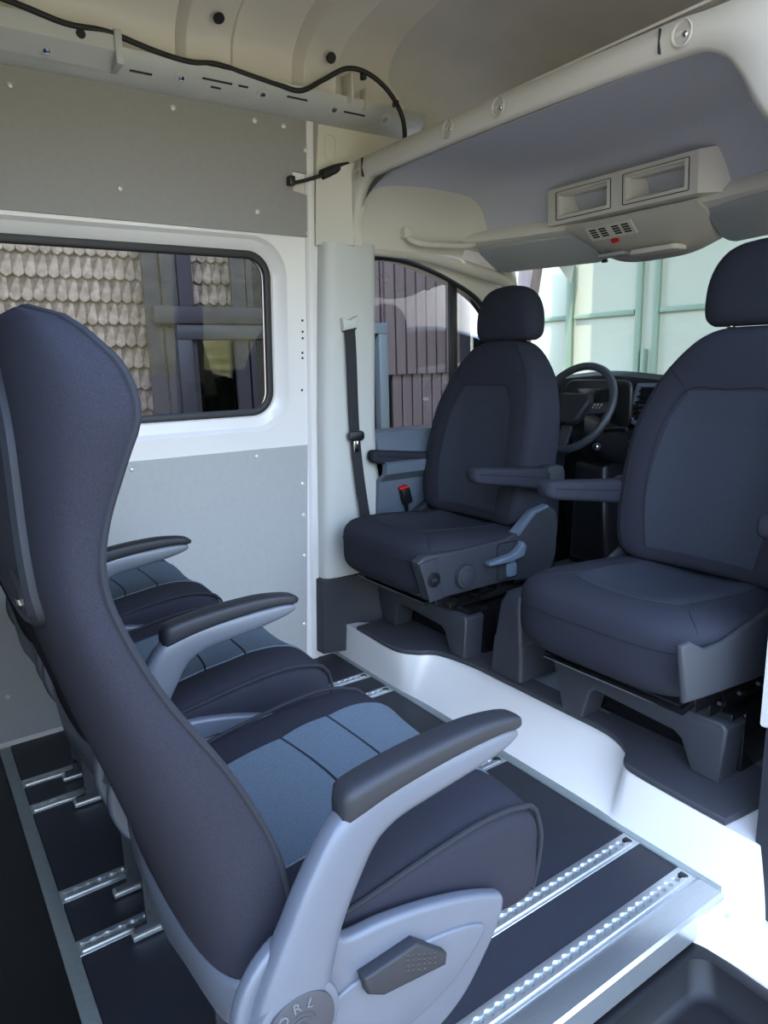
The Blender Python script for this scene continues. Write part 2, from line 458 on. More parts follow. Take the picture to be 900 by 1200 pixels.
lo = lining('lining_panel', [(-2, .02), (1.215, .02), (1.232, .862), (-2, .865)],
     'light grey lining board riveted below the side window', [(.60, .838), (1.03, .838), (1.21, .72), (1.212, .44), (1.208, .16), (1.21, .60), (.17, .17), (.2, .83), (-.4, .83)])
b = nb(); tube(b, [(xw(1.0)-.002, 1.262, -.05), (xw(1.0)+.0, 1.262, 0)], .002)
b.free()
# white edge strip in front of the lining
b = nb()
prism(b, [(-2.26, 1.236), (-2.20, 1.236), (-2.19, 1.252), (-2.21, 1.275), (-2.26, 1.275)], 'z', 0, .001); b.free()
def leanprism(bm, plan, z0, z1, bev=0):
    prism(bm, plan, 'z', z0, z1, bev)
    return bm
def lean(bm, x_ref=-2.351):
    for v in bm.verts: v.co.x += .072*max(v.co.z, 0)
    return bm
b = nb(); leanprism(b, [(-2.36, 1.238), (-2.346, 1.238), (-2.338, 1.246), (-2.338, 1.262), (-2.345, 1.272), (-2.36, 1.272)], 0, 1.95, .002); lean(b)
struct('trim_2', b, M_white, label='narrow white body edge beside the pillar')

# upper body wall between rail and cab (cream primer) with oval pressing
b = nb()
grid(b, lambda u, v: (xw(1.56+.42*v)+.006 - .0*u, 1.28+.40*u, 1.56+.42*v), 8, 8)
solid(b, .02, (-1, 0, 0)); struct('trim_3', b, M_cream, label='bare cream painted body metal above the pillar trim')
b = nb(); tube(b, [(xw(z)+.007, y, z) for y, z in rrect(1.315, 1.355, 1.82, 1.90, .018, 5)], .003, 6, True)
struct('trim_4', b, M_cream)

# roof rail (cant rail): folded steel with slots, bolt pads and a stepped bracket
RX = -2.185
b = nb()
prof = [(RX-.03, 1.925), (RX+.02, 1.928), (RX+.03, 1.935), (RX+.05, 1.940), (RX+.085, 1.968), (RX+.088, 1.985), (RX+.08, 1.988), (RX+.04, 1.96), (RX-.04, 1.96)]
prism(b, prof, 'y', -2, 1.66, .001)
# stepped bracket at the rear part
prism(b, [(RX+.045, 1.935), (RX+.10, 1.968), (RX+.10, 2.012), (RX+.055, 2.015), (RX+.03, 1.96)], 'y', -2, .62, .003)
box(b, RX+.03, RX+.108, .612, .632, 1.935, 2.02, .004)
rail = struct('trim_5', b, M_rail, label='grey folded steel roof rail along the left wall')
b = nb()
def railpt(t, y): # point on the sloped face
    return Vector((RX+.05+.035*t, y, 1.940+.028*t))
nrm = Vector((.028, 0, -.035)).normalized()
for y in (.45, .80, 1.05, 1.30, 1.5): cyl(b, railpt(.35, y)-nrm*.002, nrm, .02, .005, 20, .002)
struct('bolt_pad', b, M_rail, rail)
b = nb()
for y in (.45, .80, 1.05, 1.30, 1.5): cyl(b, railpt(.35, y), nrm, .009, .008, 6, .001)
struct('rail_bolt', b, M_chrome, rail)
b = nb()
for (y0, y1, t) in ((.66, .72, .15), (.86, .95, .6), (.89, .92, .15), (.97, 1.0, .6), (1.13, 1.2, .55), (1.34, 1.42, .3)):
    p0, p1 = railpt(t, y0), railpt(t, y1); tube(b, [p0+nrm*.0005, p1+nrm*.0005], .003, 6)
c0 = Vector((RX+.1, .53, 1.99)); cyl(b, c0, (1, 0, 0), .012, .0015, 16)
struct('rail_slot', b, M_recess, rail)

# roof with pressed bows
RP = [(-2.17, 1.95), (-2.165, 2.03), (-2.14, 2.10), (-2.06, 2.16), (-1.92, 2.195), (-1.7, 2.215), (-1.45, 2.22), (-1.2, 2.215), (-.98, 2.195), (-.84, 2.16), (-.70, 2.12), (-.56, 2.06), (-.46, 1.98)]
RPs = catmull([(x, 0, z) for x, z in RP], 5)
b = nb()
ys = [-2, 1.5, 1.7, 1.9, 2.1, 2.3, 2.5]
def roofz(y): return 0 if y < 1.5 else -.55*((y-1.5)/1.0)**1.6
rows = [[b.verts.new((p.x, y, p.z+roofz(y)*(1 if p.z > 2.0 else .3))) for p in RPs] for y in ys]
for r0, r1 in zip(rows, rows[1:]):
    for k in range(len(RPs)-1): b.faces.new((r0[k], r0[k+1], r1[k+1], r1[k]))
solid(b, .04, (0, 0, 1)); struct('ceiling', b, M_roof)
def bow(name, y0, y1, m, lift=.018, i0=0, i1=None, ins=.025):
    b = nb(); rws = []
    P = RPs[i0:i1]
    for i, p in enumerate(P):
        q = P[min(i+1, len(P)-1)]; a = P[max(i-1, 0)]; t = (q-a).normalized(); n = Vector((t.z, 0, -t.x))
        if n.dot(Vector((-1.45, 0, 1.6))-p) < 0: n = -n
        rws.append([b.verts.new((p.x+n.x*h, yy, p.z+n.z*h)) for yy, h in ((y0, -.002), (y0+ins*.4, lift*.5), (y0+ins, lift), ((y0+y1)/2, lift*.75), (y1-ins, lift), (y1-ins*.4, lift*.5), (y1, -.002))])
    for r0, r1 in zip(rws, rws[1:]):
        for k in range(6): b.faces.new((r0[k], r0[k+1], r1[k+1], r1[k]))
    return struct(name, b, m)
bow('trim_6', .80, .98, M_cream, .035, 4)
bow('trim_7', 1.17, 1.335, M_cream, .045)
bow('trim_6', -.1, .1, M_cream, .02, 4)
b = nb(); bow_p = Vector((-2.075, .905, 2.105))
cyl(b, bow_p, (.55, 0, -.8), .016, .004, 18); struct('trim_8', b, M_recess, label='dark round hole in the roof bow')
b = nb(); cyl(b, (-2.075, 1.268, 2.075), (.8, 0, -.45), .016, .003, 18); struct('trim_8', b, M_recess, label='dark round hole in the corner bow')
# cream lower side of roof
b = nb()
rws = []
for p in RPs[:26]:
    n = Vector((-1.45-p.x, 0, 1.7-p.z)).normalized()*.004
    rws.append([b.verts.new((p.x+n.x, y, p.z+n.z)) for y in (-2, 1.75 - max(0, (p.x+2.16))*.75)])
for r0, r1 in zip(rws, rws[1:]): b.faces.new((r0[0], r0[1], r1[1], r1[0]))
struct('trim_9', b, M_cream, label='cream painted roof skin')
# small upright brackets by the corner
b = nb(); box(b, -2.13, -2.07, 1.338, 1.345, 1.965, 2.05, .002); box(b, -2.12, -2.08, 1.40, 1.406, 1.955, 2.02, .002)
struct('trim_10', b, M_cream)

# right side wall behind the open sliding door, rear wall, underbody
b = nb(); box(b, -.52, -.45, -2.0, -.14, -.1, 2.2, .01); box(b, -.78, -.45, -.14, 1.42, 1.93, 2.02, .01)
struct('wall_right', b, M_white)
b = nb(); box(b, -2.4, -.45, -2.05, -2.0, -.1, 2.25); struct('wall_rear', b, M_panel)
b = nb(); box(b, -2.36, -.71, -2.0, 1.36, -.12, -.012, .004); box(b, -.72, -.46, -2.0, .08, -.12, -.012, .004)
struct('floor', b, M_white)
b = nb(); box(b, -2.345, -.66, -2.0, .128, -.012, -.002); struct('trim_11', b, M_blk, label='black load floor behind the rear seats')
# ------------------------------------------------------------------ floor plates, rails, edge profiles
RAILS = [-2.085, -1.94, -1.545, -1.37, -.92, -.772]
edges = [-2.345] + RAILS + [-.772]
lab = ['dark floor plate against the left wall', 'narrow dark floor plate in the rail pair by the wall', 'wide dark floor plate between wall seat and middle seat',
       'narrow dark floor plate in the middle rail pair', 'wide dark floor plate between middle seat and door side seat', 'narrow dark floor plate in the rail pair by the door opening']
for i in range(6):
    x0 = edges[i]+(.022 if i else 0); x1 = edges[i+1]-.022
    b = nb(); box(b, x0, x1, .16, 1.335, -.012, .002, .001, 1)
    tag(obj('floor_plate', b, M_floor, None, smooth=False), lab[i], 'floor panel', 'dark floor plates between the seat rails')
def rail_bm(x, y0=.155, y1=1.34):
    b = nb()
    box(b, x-.023, x+.023, y0, y1, -.010, .003, .0008, 1)
    return b
def lip_bm(x, s, y0=.165, y1=1.315):
    """scalloped lip of a seat rail"""
    b = nb(); n = int((y1-y0)/.0254); pts = []
    top = []; 
    for k in range(n*6+1):
        y = y0+(y1-y0)*k/(n*6); ph = 2*PI*k/6
        top.append((x+s*(.0072+.0030*math.cos(ph)), y))
    for (xx, y), (x2, y2) in zip(top, top[1:]):
        v = [b.verts.new(p) for p in ((xx, y, .007), (x2, y2, .007), (x+s*.0145, y2, .007), (x+s*.0145, y, .007))]
        b.faces.new(v)
        v = [b.verts.new(p) for p in ((xx, y, .007), (x2, y2, .007), (x2, y2, .003), (xx, y, .003))]
        b.faces.new(v)
        v = [b.verts.new(p) for p in ((x+s*.0145, y, .007), (x+s*.0145, y2, .007), (x+s*.0155, y2, .003), (x+s*.0155, y, .003))]
        b.faces.new(v)
    bmesh.ops.remove_doubles(b, verts=b.verts, dist=.0003)
    return b
rl = ['perforated seat rail nearest the left wall', 'perforated seat rail under the wall seat, second from the wall', 'perforated seat rail under the middle seat on its wall side',
      'perforated seat rail under the middle seat on its door side', 'perforated seat rail under the armrest seat nearest the camera, inner one', 'outermost perforated seat rail beside the step well']
for i, x in enumerate(RAILS):
    r = obj('seat_rail', rail_bm(x), M_alum, None, smooth=False, origin=(x, .75, 0)); tag(r, rl[i], 'seat rail', 'aluminium seat rails in the floor')
    for s in (-1, 1): obj('rail_lip', lip_bm(x, s), M_alum, r, smooth=False)
    b = nb()
    for k in range(46): 
        y = .165+.0254*(k+.5)
        if y < 1.30: cyl(b, (x, y, .0005), (0, 0, 1), .0062, .003, 10)
    obj('groove_holes', b, M_strip, r)
    b = nb(); box(b, x-.009, x+.009, 1.305, 1.325, .001, .006, .001); obj('end_stop', b, M_blk, r)
# edge profiles
b = nb(); box(b, -2.33, -.70, 1.335, 1.366, -.012, .006, .001)
tag(obj('edge_profile', b, M_strip, None), 'grey aluminium edge strip at the foot of the white cab step', 'floor trim')
b = nb(); box(b, -2.33, -.66, .128, .158, -.012, .006, .001)
tag(obj('edge_profile', b, M_strip, None), 'grey aluminium edge strip across the floor behind the rear seats', 'floor trim')
b = nb(); prism(b, [(-.748, -.03), (-.748, .004), (-.735, .009), (-.690, .009), (-.684, .003), (-.684, -.052), (-.70, -.052), (-.70, -.03)], 'y', .12, 1.332, .0012)
tag(obj('edge_profile', b, M_alu, None), 'bright aluminium sill profile along the door side of the floor', 'floor trim')
# white sill metal by the door pillar and step well
b = nb(); prism(b, [(-.72, 1.30), (-.69, 1.235), (-.56, 1.262), (-.52, 1.30), (-.52, 1.45), (-.72, 1.45)], 'z', -.10, -.008, .006); struct('trim_12', b, M_white, label='white sill metal beside the step well')
b = nb(); cyl(b, (-.655, 1.295, -.009), (0, 0, 1), .006, .002, 12); struct('trim_12', b, M_rail)

# step well tray
t = thing('step_tray', 'black plastic step tray in the sliding door well at bottom right', 'step', (-.52, .8, -.2))
b = nb()
L = []
for (a, z, r) in ((0, -.068, .02), (.012, -.062, .03), (.03, -.066, .04), (.045, -.115, .045), (.055, -.125, .04), (.066, -.127, .035)):
    L.append([b.verts.new((x, y, z)) for x, y in rrect(-.70+a, -.30-a, .10+a, 1.25-a, r, 6)])
for a_, c_ in zip(L, L[1:]):
    n = len(a_)
    for k in range(n): b.faces.new((a_[k], a_[(k+1) % n], c_[(k+1) % n], c_[k]))
b.faces.new(L[-1]); solid(b, .01, (0, 0, -1)); obj('tray', b, M_tray, t)
b = nb()
for k in range(6):
    y = 1.0-.12*k
    b = nb(); tube(b, [(-.60, y, -.1265), (-.40, y, -.1265)], .0018, 6); obj('tread_rib', b, M_tray, t)
for (cx, cy) in ((-.56, .85), (-.46, 1.02), (-.44, .88)):
    b = nb(); tube(b, [(cx+.05*math.cos(a), cy+.05*math.sin(a), -.1265) for a in lsp(0, PI*.6, 12)], .0018, 6); obj('tread_rib', b, M_tray, t)

# ------------------------------------------------------------------ cab step, riser and cab floor
TOP = catmull([(-2.36, 1.352, .15), (-2.15, 1.35, .15), (-1.93, 1.345, .15), (-1.85, 1.385, .15), (-1.80, 1.44, .15), (-1.66, 1.468, .15), (-1.5, 1.47, .15), (-1.25, 1.47, .15), (-1.10, 1.466, .15), (-1.02, 1.43, .15), (-.985, 1.38, .15), (-.94, 1.366, .15), (-.8, 1.36, .15), (-.56, 1.355, .15)], 8)
b = nb()
def risr(p, v):
    s = v*v*(3-2*v)
    y0 = 1.350
    return (p.x, y0+(p.y+.004-y0)*(v**1.3), -.02+.165*v)
vv = [[b.verts.new(risr(p, j/10)) for j in range(11)]+[b.verts.new((p.x, 1.60, .145))] for p in TOP]
for i in range(len(vv)-1):
    for j in range(11): b.faces.new((vv[i][j], vv[i+1][j], vv[i+1][j+1], vv[i][j+1]))
struct('trim_13', b, M_white, ang=50, label='white painted step riser between passenger floor and cab')
b = nb()
for x in (-1.62, -1.52, -1.28, -1.16, -.99+.02, -1.4):
    q = rrect(x-.035, x+.035, 1.37, 1.40, .012, 4); v = [b.verts.new((xx, y, .005+(y-1.366)*.4)) for xx, y in q]; b.faces.new(v)
solid(b, .006, (0, 0, 1)); struct('trim_14', b, M_white, label='pressed bumps along the foot of the white step')
b = nb(); box(b, -2.36, -.56, 1.55, 2.75, .10, .150); struct('floor', b, M_cabfl)
# cab mat
def matshape(bm, pts, z0, z1, back=None):
    prism(bm, pts, 'z', z0, z1, .005, 3)
tp = [(p.x, p.y) for p in TOP if p.x > -2.2]
b = nb(); matshape(b, [q for q in tp if q[0] < -.68] + [(-.68, 1.62), (-1.16, 1.62), (-1.16, 1.545), (-1.55, 1.545), (-1.55, 2.3), (-2.2, 2.3)], .147, .164)
tag(obj('cab_mat', b, M_mat, None, ang=50), 'dark rubber cab mat with lobes under both front seats', 'floor mat')

# ------------------------------------------------------------------ B pillar, belt
b = nb()
secs = [(.34, 1.275, 1.565), (.45, 1.275, 1.565), (.62, 1.275, 1.55), (.78, 1.275, 1.515), (.95, 1.275, 1.505), (1.3, 1.28, 1.50), (1.556, 1.285, 1.495)]
def pil(sec):
    z, ya, yb = sec; x = xw(z)
    return [(x+.0, ya, z), (x+.034, ya+.002, z), (x+.05, ya+.016, z), (x+.058, ya+.05, z), (x+.062, yb-.03, z), (x+.055, yb-.01, z), (x+.04, yb, z), (x-.05, yb, z), (x-.05, ya, z)]
zz = lsp(.34, 1.556, 30); rr_ = []
for z in zz:
    ya, yb = interp(secs, z); rr_.append([b.verts.new(p) for p in pil((z, ya, yb))])
skin(b, rr_); struct('trim_15', b, M_bpil, ang=50, label='pale grey pillar trim carrying the driver seat belt')
b = nb()   # belt escutcheon pressed outline
tube(b, [(xw(z)+.0585, y, z) for y, z in catmull([(1.36, 1.37), (1.41, 1.36), (1.43, 1.32), (1.425, 1.22), (1.40, 1.19)], 8)], .0015, 6)
struct('trim_16', b, M_bpil)
b = nb()
secs2 = [(.0, 1.27, 1.56), (.15, 1.27, 1.57), (.25, 1.27, 1.56), (.34, 1.27, 1.56)]
rr_ = []
for z in lsp(.035, .338, 12):
    k = .5+.5*math.cos(PI*min(z/.34, 1)); x = xw(z)
    rr_.append([b.verts.new(p) for p in ((x-.02, 1.256, z), (x+.062, 1.262, z), (x+.075, 1.32, z), (x+.08+.02*k, 1.40, z), (x+.13+.05*k, 1.49, z), (x+.11+.08*k, 1.64, z), (x-.02, 1.64, z))])
skin(b, rr_); struct('trim_17', b, M_mdpl, ang=35, label='dark grey foot trim of the left pillar')
b = nb(); tube(b, [(xw(.2)+.086, 1.36, .05), (xw(.2)+.09, 1.385, .16), (xw(.2)+.088, 1.40, .27), (xw(.2)+.082, 1.41, .33)], .004, 6, sm=5)
b.free()
belt = thing('seat_belt', 'black driver seat belt hanging down the pale left pillar', 'seat belt', (xw(.6)+.07, 1.40, .56))
bp_ = catmull([(xw(1.27)+.072, 1.372, 1.272), (xw(1.2)+.073, 1.378, 1.18), (xw(.9)+.075, 1.392, .93), (xw(.75)+.078, 1.41, .75), (xw(.6)+.085, 1.432, .60), (xw(.5)+.09, 1.45, .50)], 8)
b = nb()
L = []
for p in bp_:
    L.append([b.verts.new((p.x+dx, p.y+dy, p.z)) for dx, dy in ((0, -.022), (.0022, -.020), (.0022, .020), (0, .022), (-.001, .02), (-.001, -.02))])
skin(b, L); obj('webbing', b, M_belt, belt)
b = nb(); prism(b, rrect(1.362, 1.428, .868, .905, .014), 'x', xw(.89)+.072, xw(.89)+.090, .004)
obj('tongue_grip', b, M_blk, belt)
b = nb(); prism(b, rrect(1.385, 1.410, .826, .872, .006), 'x', xw(.85)+.080, xw(.85)+.084, .001)
to = obj('tongue_plate', b, M_chrome, belt)
b = nb(); prism(b, rrect(1.392, 1.403, .838, .857, .003), 'x', xw(.85)+.0835, xw(.85)+.085, .0005); obj('tongue_slot', b, M_blk, to)
b = nb(); prism(b, [(1.345, 1.262), (1.40, 1.272), (1.405, 1.315), (1.37, 1.30), (1.34, 1.305)], 'x', xw(1.28)+.05, xw(1.28)+.080, .006, 3)
obj('belt_guide', b, M_bpil, belt)
b = nb(); prism(b, [(1.348, 1.258), (1.398, 1.266), (1.398, 1.276), (1.348, 1.268)], 'x', xw(1.27)+.056, xw(1.27)+.078, .003); obj('guide_slot', b, M_blk, belt)

# ------------------------------------------------------------------ driver's door
WT = catmull([(1.49, 0, 1.527), (1.62, 0, 1.532), (1.76, 0, 1.512), (1.92, 0, 1.462), (2.07, 0, 1.389), (2.17, 0, 1.27), (2.25, 0, 1.12), (2.31, 0, .98)], 8)
b = nb()
top = [(p.x, p.z) for p in WT]
door_poly_low = [(1.50, .16), (2.78, .16), (2.78, .885), (1.50, .885)]
prism(b, door_poly_low, 'x', -2.40, -2.30, .004)
# header above the window
n0 = [(1.45, 1.80)] + [(1.45, 1.535)] + top + [(2.33, .90), (2.42, .90), (2.40, 1.05), (2.27, 1.56), (2.2, 1.80)]
dr = struct('door_1', b, M_blk)
b = nb(); prism(b, n0, 'x', -2.36, -2.285, .003); struct('window_surround', b, M_trim, dr)
b = nb()
def dt(u, v): # inner door trim with shelf
    y = 1.50+1.05*u
    prof_ = [(.16, .03), (.35, .05), (.55, .055), (.60, .07), (.70, .085), (.735, .135), (.775, .140), (.80, .09), (.86, .075), (.885, .05), (.888, 0)]
    i = v*(len(prof_)-1); k = min(int(i), len(prof_)-2); f = i-k
    z = prof_[k][0]*(1-f)+prof_[k+1][0]*f; d = prof_[k][1]*(1-f)+prof_[k+1][1]*f
    return (-2.30+d, y, z)
grid(b, dt, 20, 20); solid(b, .03, (-1, 0, 0)); struct('door_trim', b, mat('door_trim_plastic', (92, 102, 112), .5, bump=.1, bscale=800), dr, label='blue grey door lining')
b = nb(); v = [b.verts.new((-2.305, y, z)) for y, z in [(1.49, .88)] + top + [(2.46, .88)]]; b.faces.new(v)
struct('window_2', b, G_door, smooth=False)
b = nb(); tube(b, [(-2.285, y, z) for y, z in top], .010, 8); struct('seal', b, M_black_r, dr)
b = nb(); box(b, -2.31, -2.285, 1.925, 1.955, .86, 1.465, .003); struct('window_divider', b, M_black_r, dr)

# ------------------------------------------------------------------ A pillar, windscreen, dashboard
b = nb()
AP = [(-2.215, 2.10, 1.56), (-2.225, 2.17, 1.48), (-2.25, 2.28, 1.24), (-2.26, 2.36, 1.04), (-2.26, 2.40, .9)]
tube(b, AP, .03, 12, sm=5, rx=1.0); struct('trim_18', b, M_trim, label='pale windscreen pillar on the driver side')
b = nb()
APr = [(-.70, 2.12, 1.56), (-.69, 2.25, 1.46), (-.68, 2.40, 1.24), (-.66, 2.52, 1.04), (-.66, 2.6, .9)]
tube(b, APr, .04, 12, sm=5); struct('trim_19', b, M_trim)
b = nb()
def wsf(u, v):
    x = -2.22+1.55*u; c = .16*(1-(2*u-1)**2)
    return (x, 2.20+.22*v+c*(1+.3*v), 1.56-.60*v)
grid(b, wsf, 16, 10); struct('window_3', b, G_wind)
# front right door: frame with open window so light enters as through its glass
b = nb(); prism(b, [(1.50, .16), (2.6, .16), (2.6, .885), (1.50, .885)], 'x', -.66, -.60, .004)
struct('door_2', b, M_mdpl)
b = nb(); v = [b.verts.new((-.63, y, z)) for y, z in [(1.52, .88)] + top + [(2.46, .88)]]; b.faces.new(v); struct('window_4', b, G_door, smooth=False)

b = nb()   # dashboard body
def dash(x):
    h = math.exp(-((x+1.95)/.26)**2)*.03
    return [(2.80, .25), (2.62, .30), (2.58, .60), (2.54, .74), (2.50, .80), (2.50, .93), (2.47, 1.015), (2.48, 1.045+h*.9), (2.53, 1.060+h), (2.65, 1.03), (2.85, .97), (2.85, .25)]
rr_ = []
for x in lsp(-2.26, -.66, 40): rr_.append([b.verts.new((x, y, z)) for y, z in dash(x)])
skin(b, rr_); dsh = tag(obj('dashboard', b, M_dkpl, None, ang=35, origin=(-1.45, 2.6, .25)), 'dark dashboard under the windscreen behind the steering wheel', 'dashboard')
b = nb(); prism(b, rrect(-2.14, -1.79, .86, 1.055, .05), 'y', 2.44, 2.50, .012, 3); obj('instrument_hood', b, M_blk, dsh)
b = nb(); prism(b, rrect(-2.08, -1.86, .89, 1.02, .03), 'y', 2.435, 2.445, .002); obj('instrument_glass', b, M_blkm, dsh)
# centre vent
b = nb()
vo = [(-1.82, .925), (-1.775, 1.042), (-1.60, 1.045), (-1.60, .84), (-1.70, .845), (-1.80, .885)]
vi = [(-1.803, .925), (-1.762, 1.028), (-1.615, 1.03), (-1.615, .858), (-1.70, .862), (-1.785, .897)]
a = [b.verts.new((x, 2.455, z)) for x, z in vo]; c = [b.verts.new((x, 2.450, z)) for x, z in vi]; d = [b.verts.new((x, 2.49, z)) for x, z in vi]; e = [b.verts.new((x, 2.50, z)) for x, z in vo]
for p, q in ((a, c), (c, d), (e, a)):
    for k in range(6): b.faces.new((p[k], p[(k+1) % 6], q[(k+1) % 6], q[k]))
b.faces.new(d); ven = obj('air_vent', b, M_armblue, dsh, smooth=False)
b = nb()
for k in range(7): box(b, -1.795, -1.62, 2.458, 2.475, .878+.022*k, .883+.022*k, .001, rot=Matrix.Rotation(.3, 3, 'X'))
obj('vent_blade', b, M_blk, ven)
b = nb(); box(b, -1.735, -1.715, 2.448, 2.456, .948, .956, .001); obj('vent_slider', b, M_chrome, ven)
# control panel and knobs right of the wheel
b = nb(); prism(b, rrect(-1.87, -1.66, .72, .86, .03), 'y', 2.455, 2.50, .01, 3); obj('control_panel', b, M_blk, dsh)
for k in range(4):
    for j in range(2):
        b = nb(); box(b, -1.85+.035*k, -1.83+.035*k, 2.450, 2.456, .80-.035*j, .815-.035*j, .001); obj('button', b, M_mdpl, dsh)
b = nb(); prism(b, rrect(-1.86, -1.64, .60, .71, .015), 'y', 2.46, 2.55, .008); obj('storage_flap', b, M_mdpl, dsh)
b = nb(); box(b, -1.88, -1.62, 2.52, 2.72, .16, .62, .02, 3); obj('centre_console', b, M_dkpl, dsh)
# gear lever
gl = thing('gear_lever', 'black gear lever knob in front of the dashboard console', 'gear lever', (-1.64, 2.40, .62))
b = nb(); tube(b, [(-1.64, 2.43, .62), (-1.64, 2.405, .70), (-1.635, 2.38, .755)], .011, 10, sm=4); obj('lever_shaft', b, M_blk, gl)
b = nb(); bmesh.ops.create_uvsphere(b, u_segments=20, v_segments=14, radius=.032); bmesh.ops.translate(b, verts=b.verts, vec=(-1.635, 2.37, .785)); obj('lever_knob', b, M_blk, gl)

# steering wheel and column
CW = Vector((-1.893, 2.215, .955)); TL = Matrix.Rotation(math.radians(-28), 3, 'X')
sw = thing('steering_wheel', 'dark steering wheel seen between the two front seats', 'steering wheel', CW)
def wp(a, r, d=0): return CW + TL @ Vector((r*math.cos(a), d, r*math.sin(a)))
b = nb(); tube(b, [wp(2*PI*k/64, .180) for k in range(64)], .0155, 12, True); obj('rim', b, mat('wheel_leather', (52, 56, 62), .42, bump=.2, bscale=700), sw)
b = nb()
prism(b, [(-.07, .055), (.07, .055), (.085, .02), (.06, -.05), (.03, -.075), (-.03, -.075), (-.06, -.05), (-.085, .02)], 'y', -.025, .02, .012, 3)
for v in b.verts: v.co = CW+TL@v.co
obj('airbag_cover', b, M_dkpl, sw)
for pts in ([(.075, .02), (.17, .035), (.172, -.012), (.07, -.025)], [(-.075, .02), (-.17, .035), (-.172, -.012), (-.07, -.025)], [(-.022, -.06), (.022, -.06), (.03, -.172), (-.03, -.172)]):
    b = nb(); prism(b, pts, 'y', .0, .016, .004)
    for v in b.verts: v.co = CW+TL@v.co
    obj('spoke', b, M_mdpl, sw)
b = nb()
for k in range(3): box(b, .095+.017*k, .107+.017*k, -.005, .002, .0, .02, .002)
for v in b.verts: v.co = CW+TL@v.co
obj('spoke_button', b, M_chrome, sw)
col = thing('steering_column', 'black steering column cover with ignition lock below the wheel', 'steering column', (-1.893, 2.35, .80))
b = nb()
rr_ = []
for t_, w, h in ((0, .05, .05), (.08, .075, .07), (.16, .085, .085), (.28, .09, .10)):
    c = CW+TL@Vector((0, .03+t_, -.03)); c.z -= .02
    rr_.append([b.verts.new((c.x+w*sgp(math.cos(a), .7), c.y, c.z+h*sgp(math.sin(a), .7))) for a in lsp(0, 2*PI*23/24, 24)])
skin(b, rr_); obj('column_cover', b, M_blk, col)
b = nb(); cyl(b, (-1.825, 2.285, .80), (.55, -1, 0), .016, .012, 20, .003); ig = obj('ignition_lock', b, M_mdpl, col)
b = nb(); cyl(b, (-1.8185, 2.273, .80), (.55, -1, 0), .0075, .004, 16, .001); obj('key_slot', b, M_chrome, ig)
b = nb(); tube(b, [(-1.83, 2.32, .86), (-1.76, 2.31, .87), (-1.70, 2.30, .875)], .009, 8); obj('wiper_stalk', b, M_blk, col)
b = nb(); prism(b, [(-2.0, .30), (-1.80, .30), (-1.82, .72), (-1.98, .72)], 'y', 2.33, 2.6, .03, 3); obj('lower_cover', b, M_blk, col)
# brown-dark front bulkhead, pedals region
b = nb(); box(b, -2.3, -.6, 2.70, 2.76, .1, 1.0); struct('wall_front', b, mat('footwell_carpet', (52, 44, 42), .9, nscale=200, namt=.2))
# ------------------------------------------------------------------ headliner: beam, grey dome, front ledge, visors, console
HL0, HL1 = -2.215, -.74
b = nb()
outer = [(-2.25, 1.545), (-2.262, 1.70), (-2.262, 1.775), (-2.20, 1.815), (-2.0, 1.815), (-1.45, 1.812), (-.95, 1.80), (-.70, 1.79), (-.66, 1.70), (-.64, 1.5)]
inner = catmull([(-2.17, 0, 1.545), (-2.178, 0, 1.60), (-2.15, 0, 1.66), (-2.13, 0, 1.71), (-2.09, 0, 1.742), (-2.02, 0, 1.748), (-1.45, 0, 1.748), (-.98, 0, 1.738), (-.87, 0, 1.715), (-.825, 0, 1.67), (-.79, 0, 1.607), (-.755, 0, 1.56), (-.70, 0, 1.50)], 6)
inner = [(p.x, p.z) for p in inner]
# strip between outer and inner sampled to same count
def resample(P, n):
    P = [Vector((p[0], p[1])) for p in P]; d = [0]
    for a_, c_ in zip(P, P[1:]): d.append(d[-1]+(c_-a_).length)
    o = []
    for i in range(n):
        t = d[-1]*i/(n-1); k = 0
        while k < len(P)-2 and d[k+1] < t: k += 1
        f = (t-d[k])/max(d[k+1]-d[k], 1e-9); o.append(P[k].lerp(P[k+1], min(f, 1)))
    return o
n = 70
def bysides(P, xs_mid):
    return P
I_ = resample(inner, n)
def outpt(p):
    # nearest direction: straight up on the long side, outward at the corners
    if p.x < -2.06: 
        t = (p.y-1.545)/(1.745-1.545); 
        a_ = resample([(-2.262, 1.545), (-2.264, 1.74), (-2.245, 1.790), (-2.15, 1.814)], 20); return a_[max(0, min(19, int(t*10+ (max(0, p.x+2.14))/.08*9)))]
    if p.x > -.93:
        a_ = resample([(-.90, 1.797), (-.72, 1.79), (-.66, 1.72), (-.62, 1.50)], 20)
        t = min(max((1.735-p.y)/.235, 0), 1); return a_[int(t*19)]
    return Vector((p.x, 1.812 - max(0, p.x+1.45)*.02))
O_ = [outpt(p) for p in I_]
rr_ = []
for p, q in zip(I_, O_):
    m_ = p.lerp(q, .5)
    rr_.append([b.verts.new(v) for v in ((p.x, 1.425, p.y+.004), (p.x, 1.400, p.y), (p.x*.9+q.x*.1, 1.388, p.y*.9+q.y*.1), (m_.x, 1.380, m_.y), (q.x*.95+p.x*.05, 1.386, q.y*.95+p.y*.05), (q.x, 1.395, q.y), (q.x, 1.47, q.y+.002))])
for r0, r1 in zip(rr_, rr_[1:]):
    for k in range(6): b.faces.new((r0[k], r0[k+1], r1[k+1], r1[k]))
beam = struct('trim_20', b, M_trim, ang=60, label='warm grey roof beam trim over the cab opening')
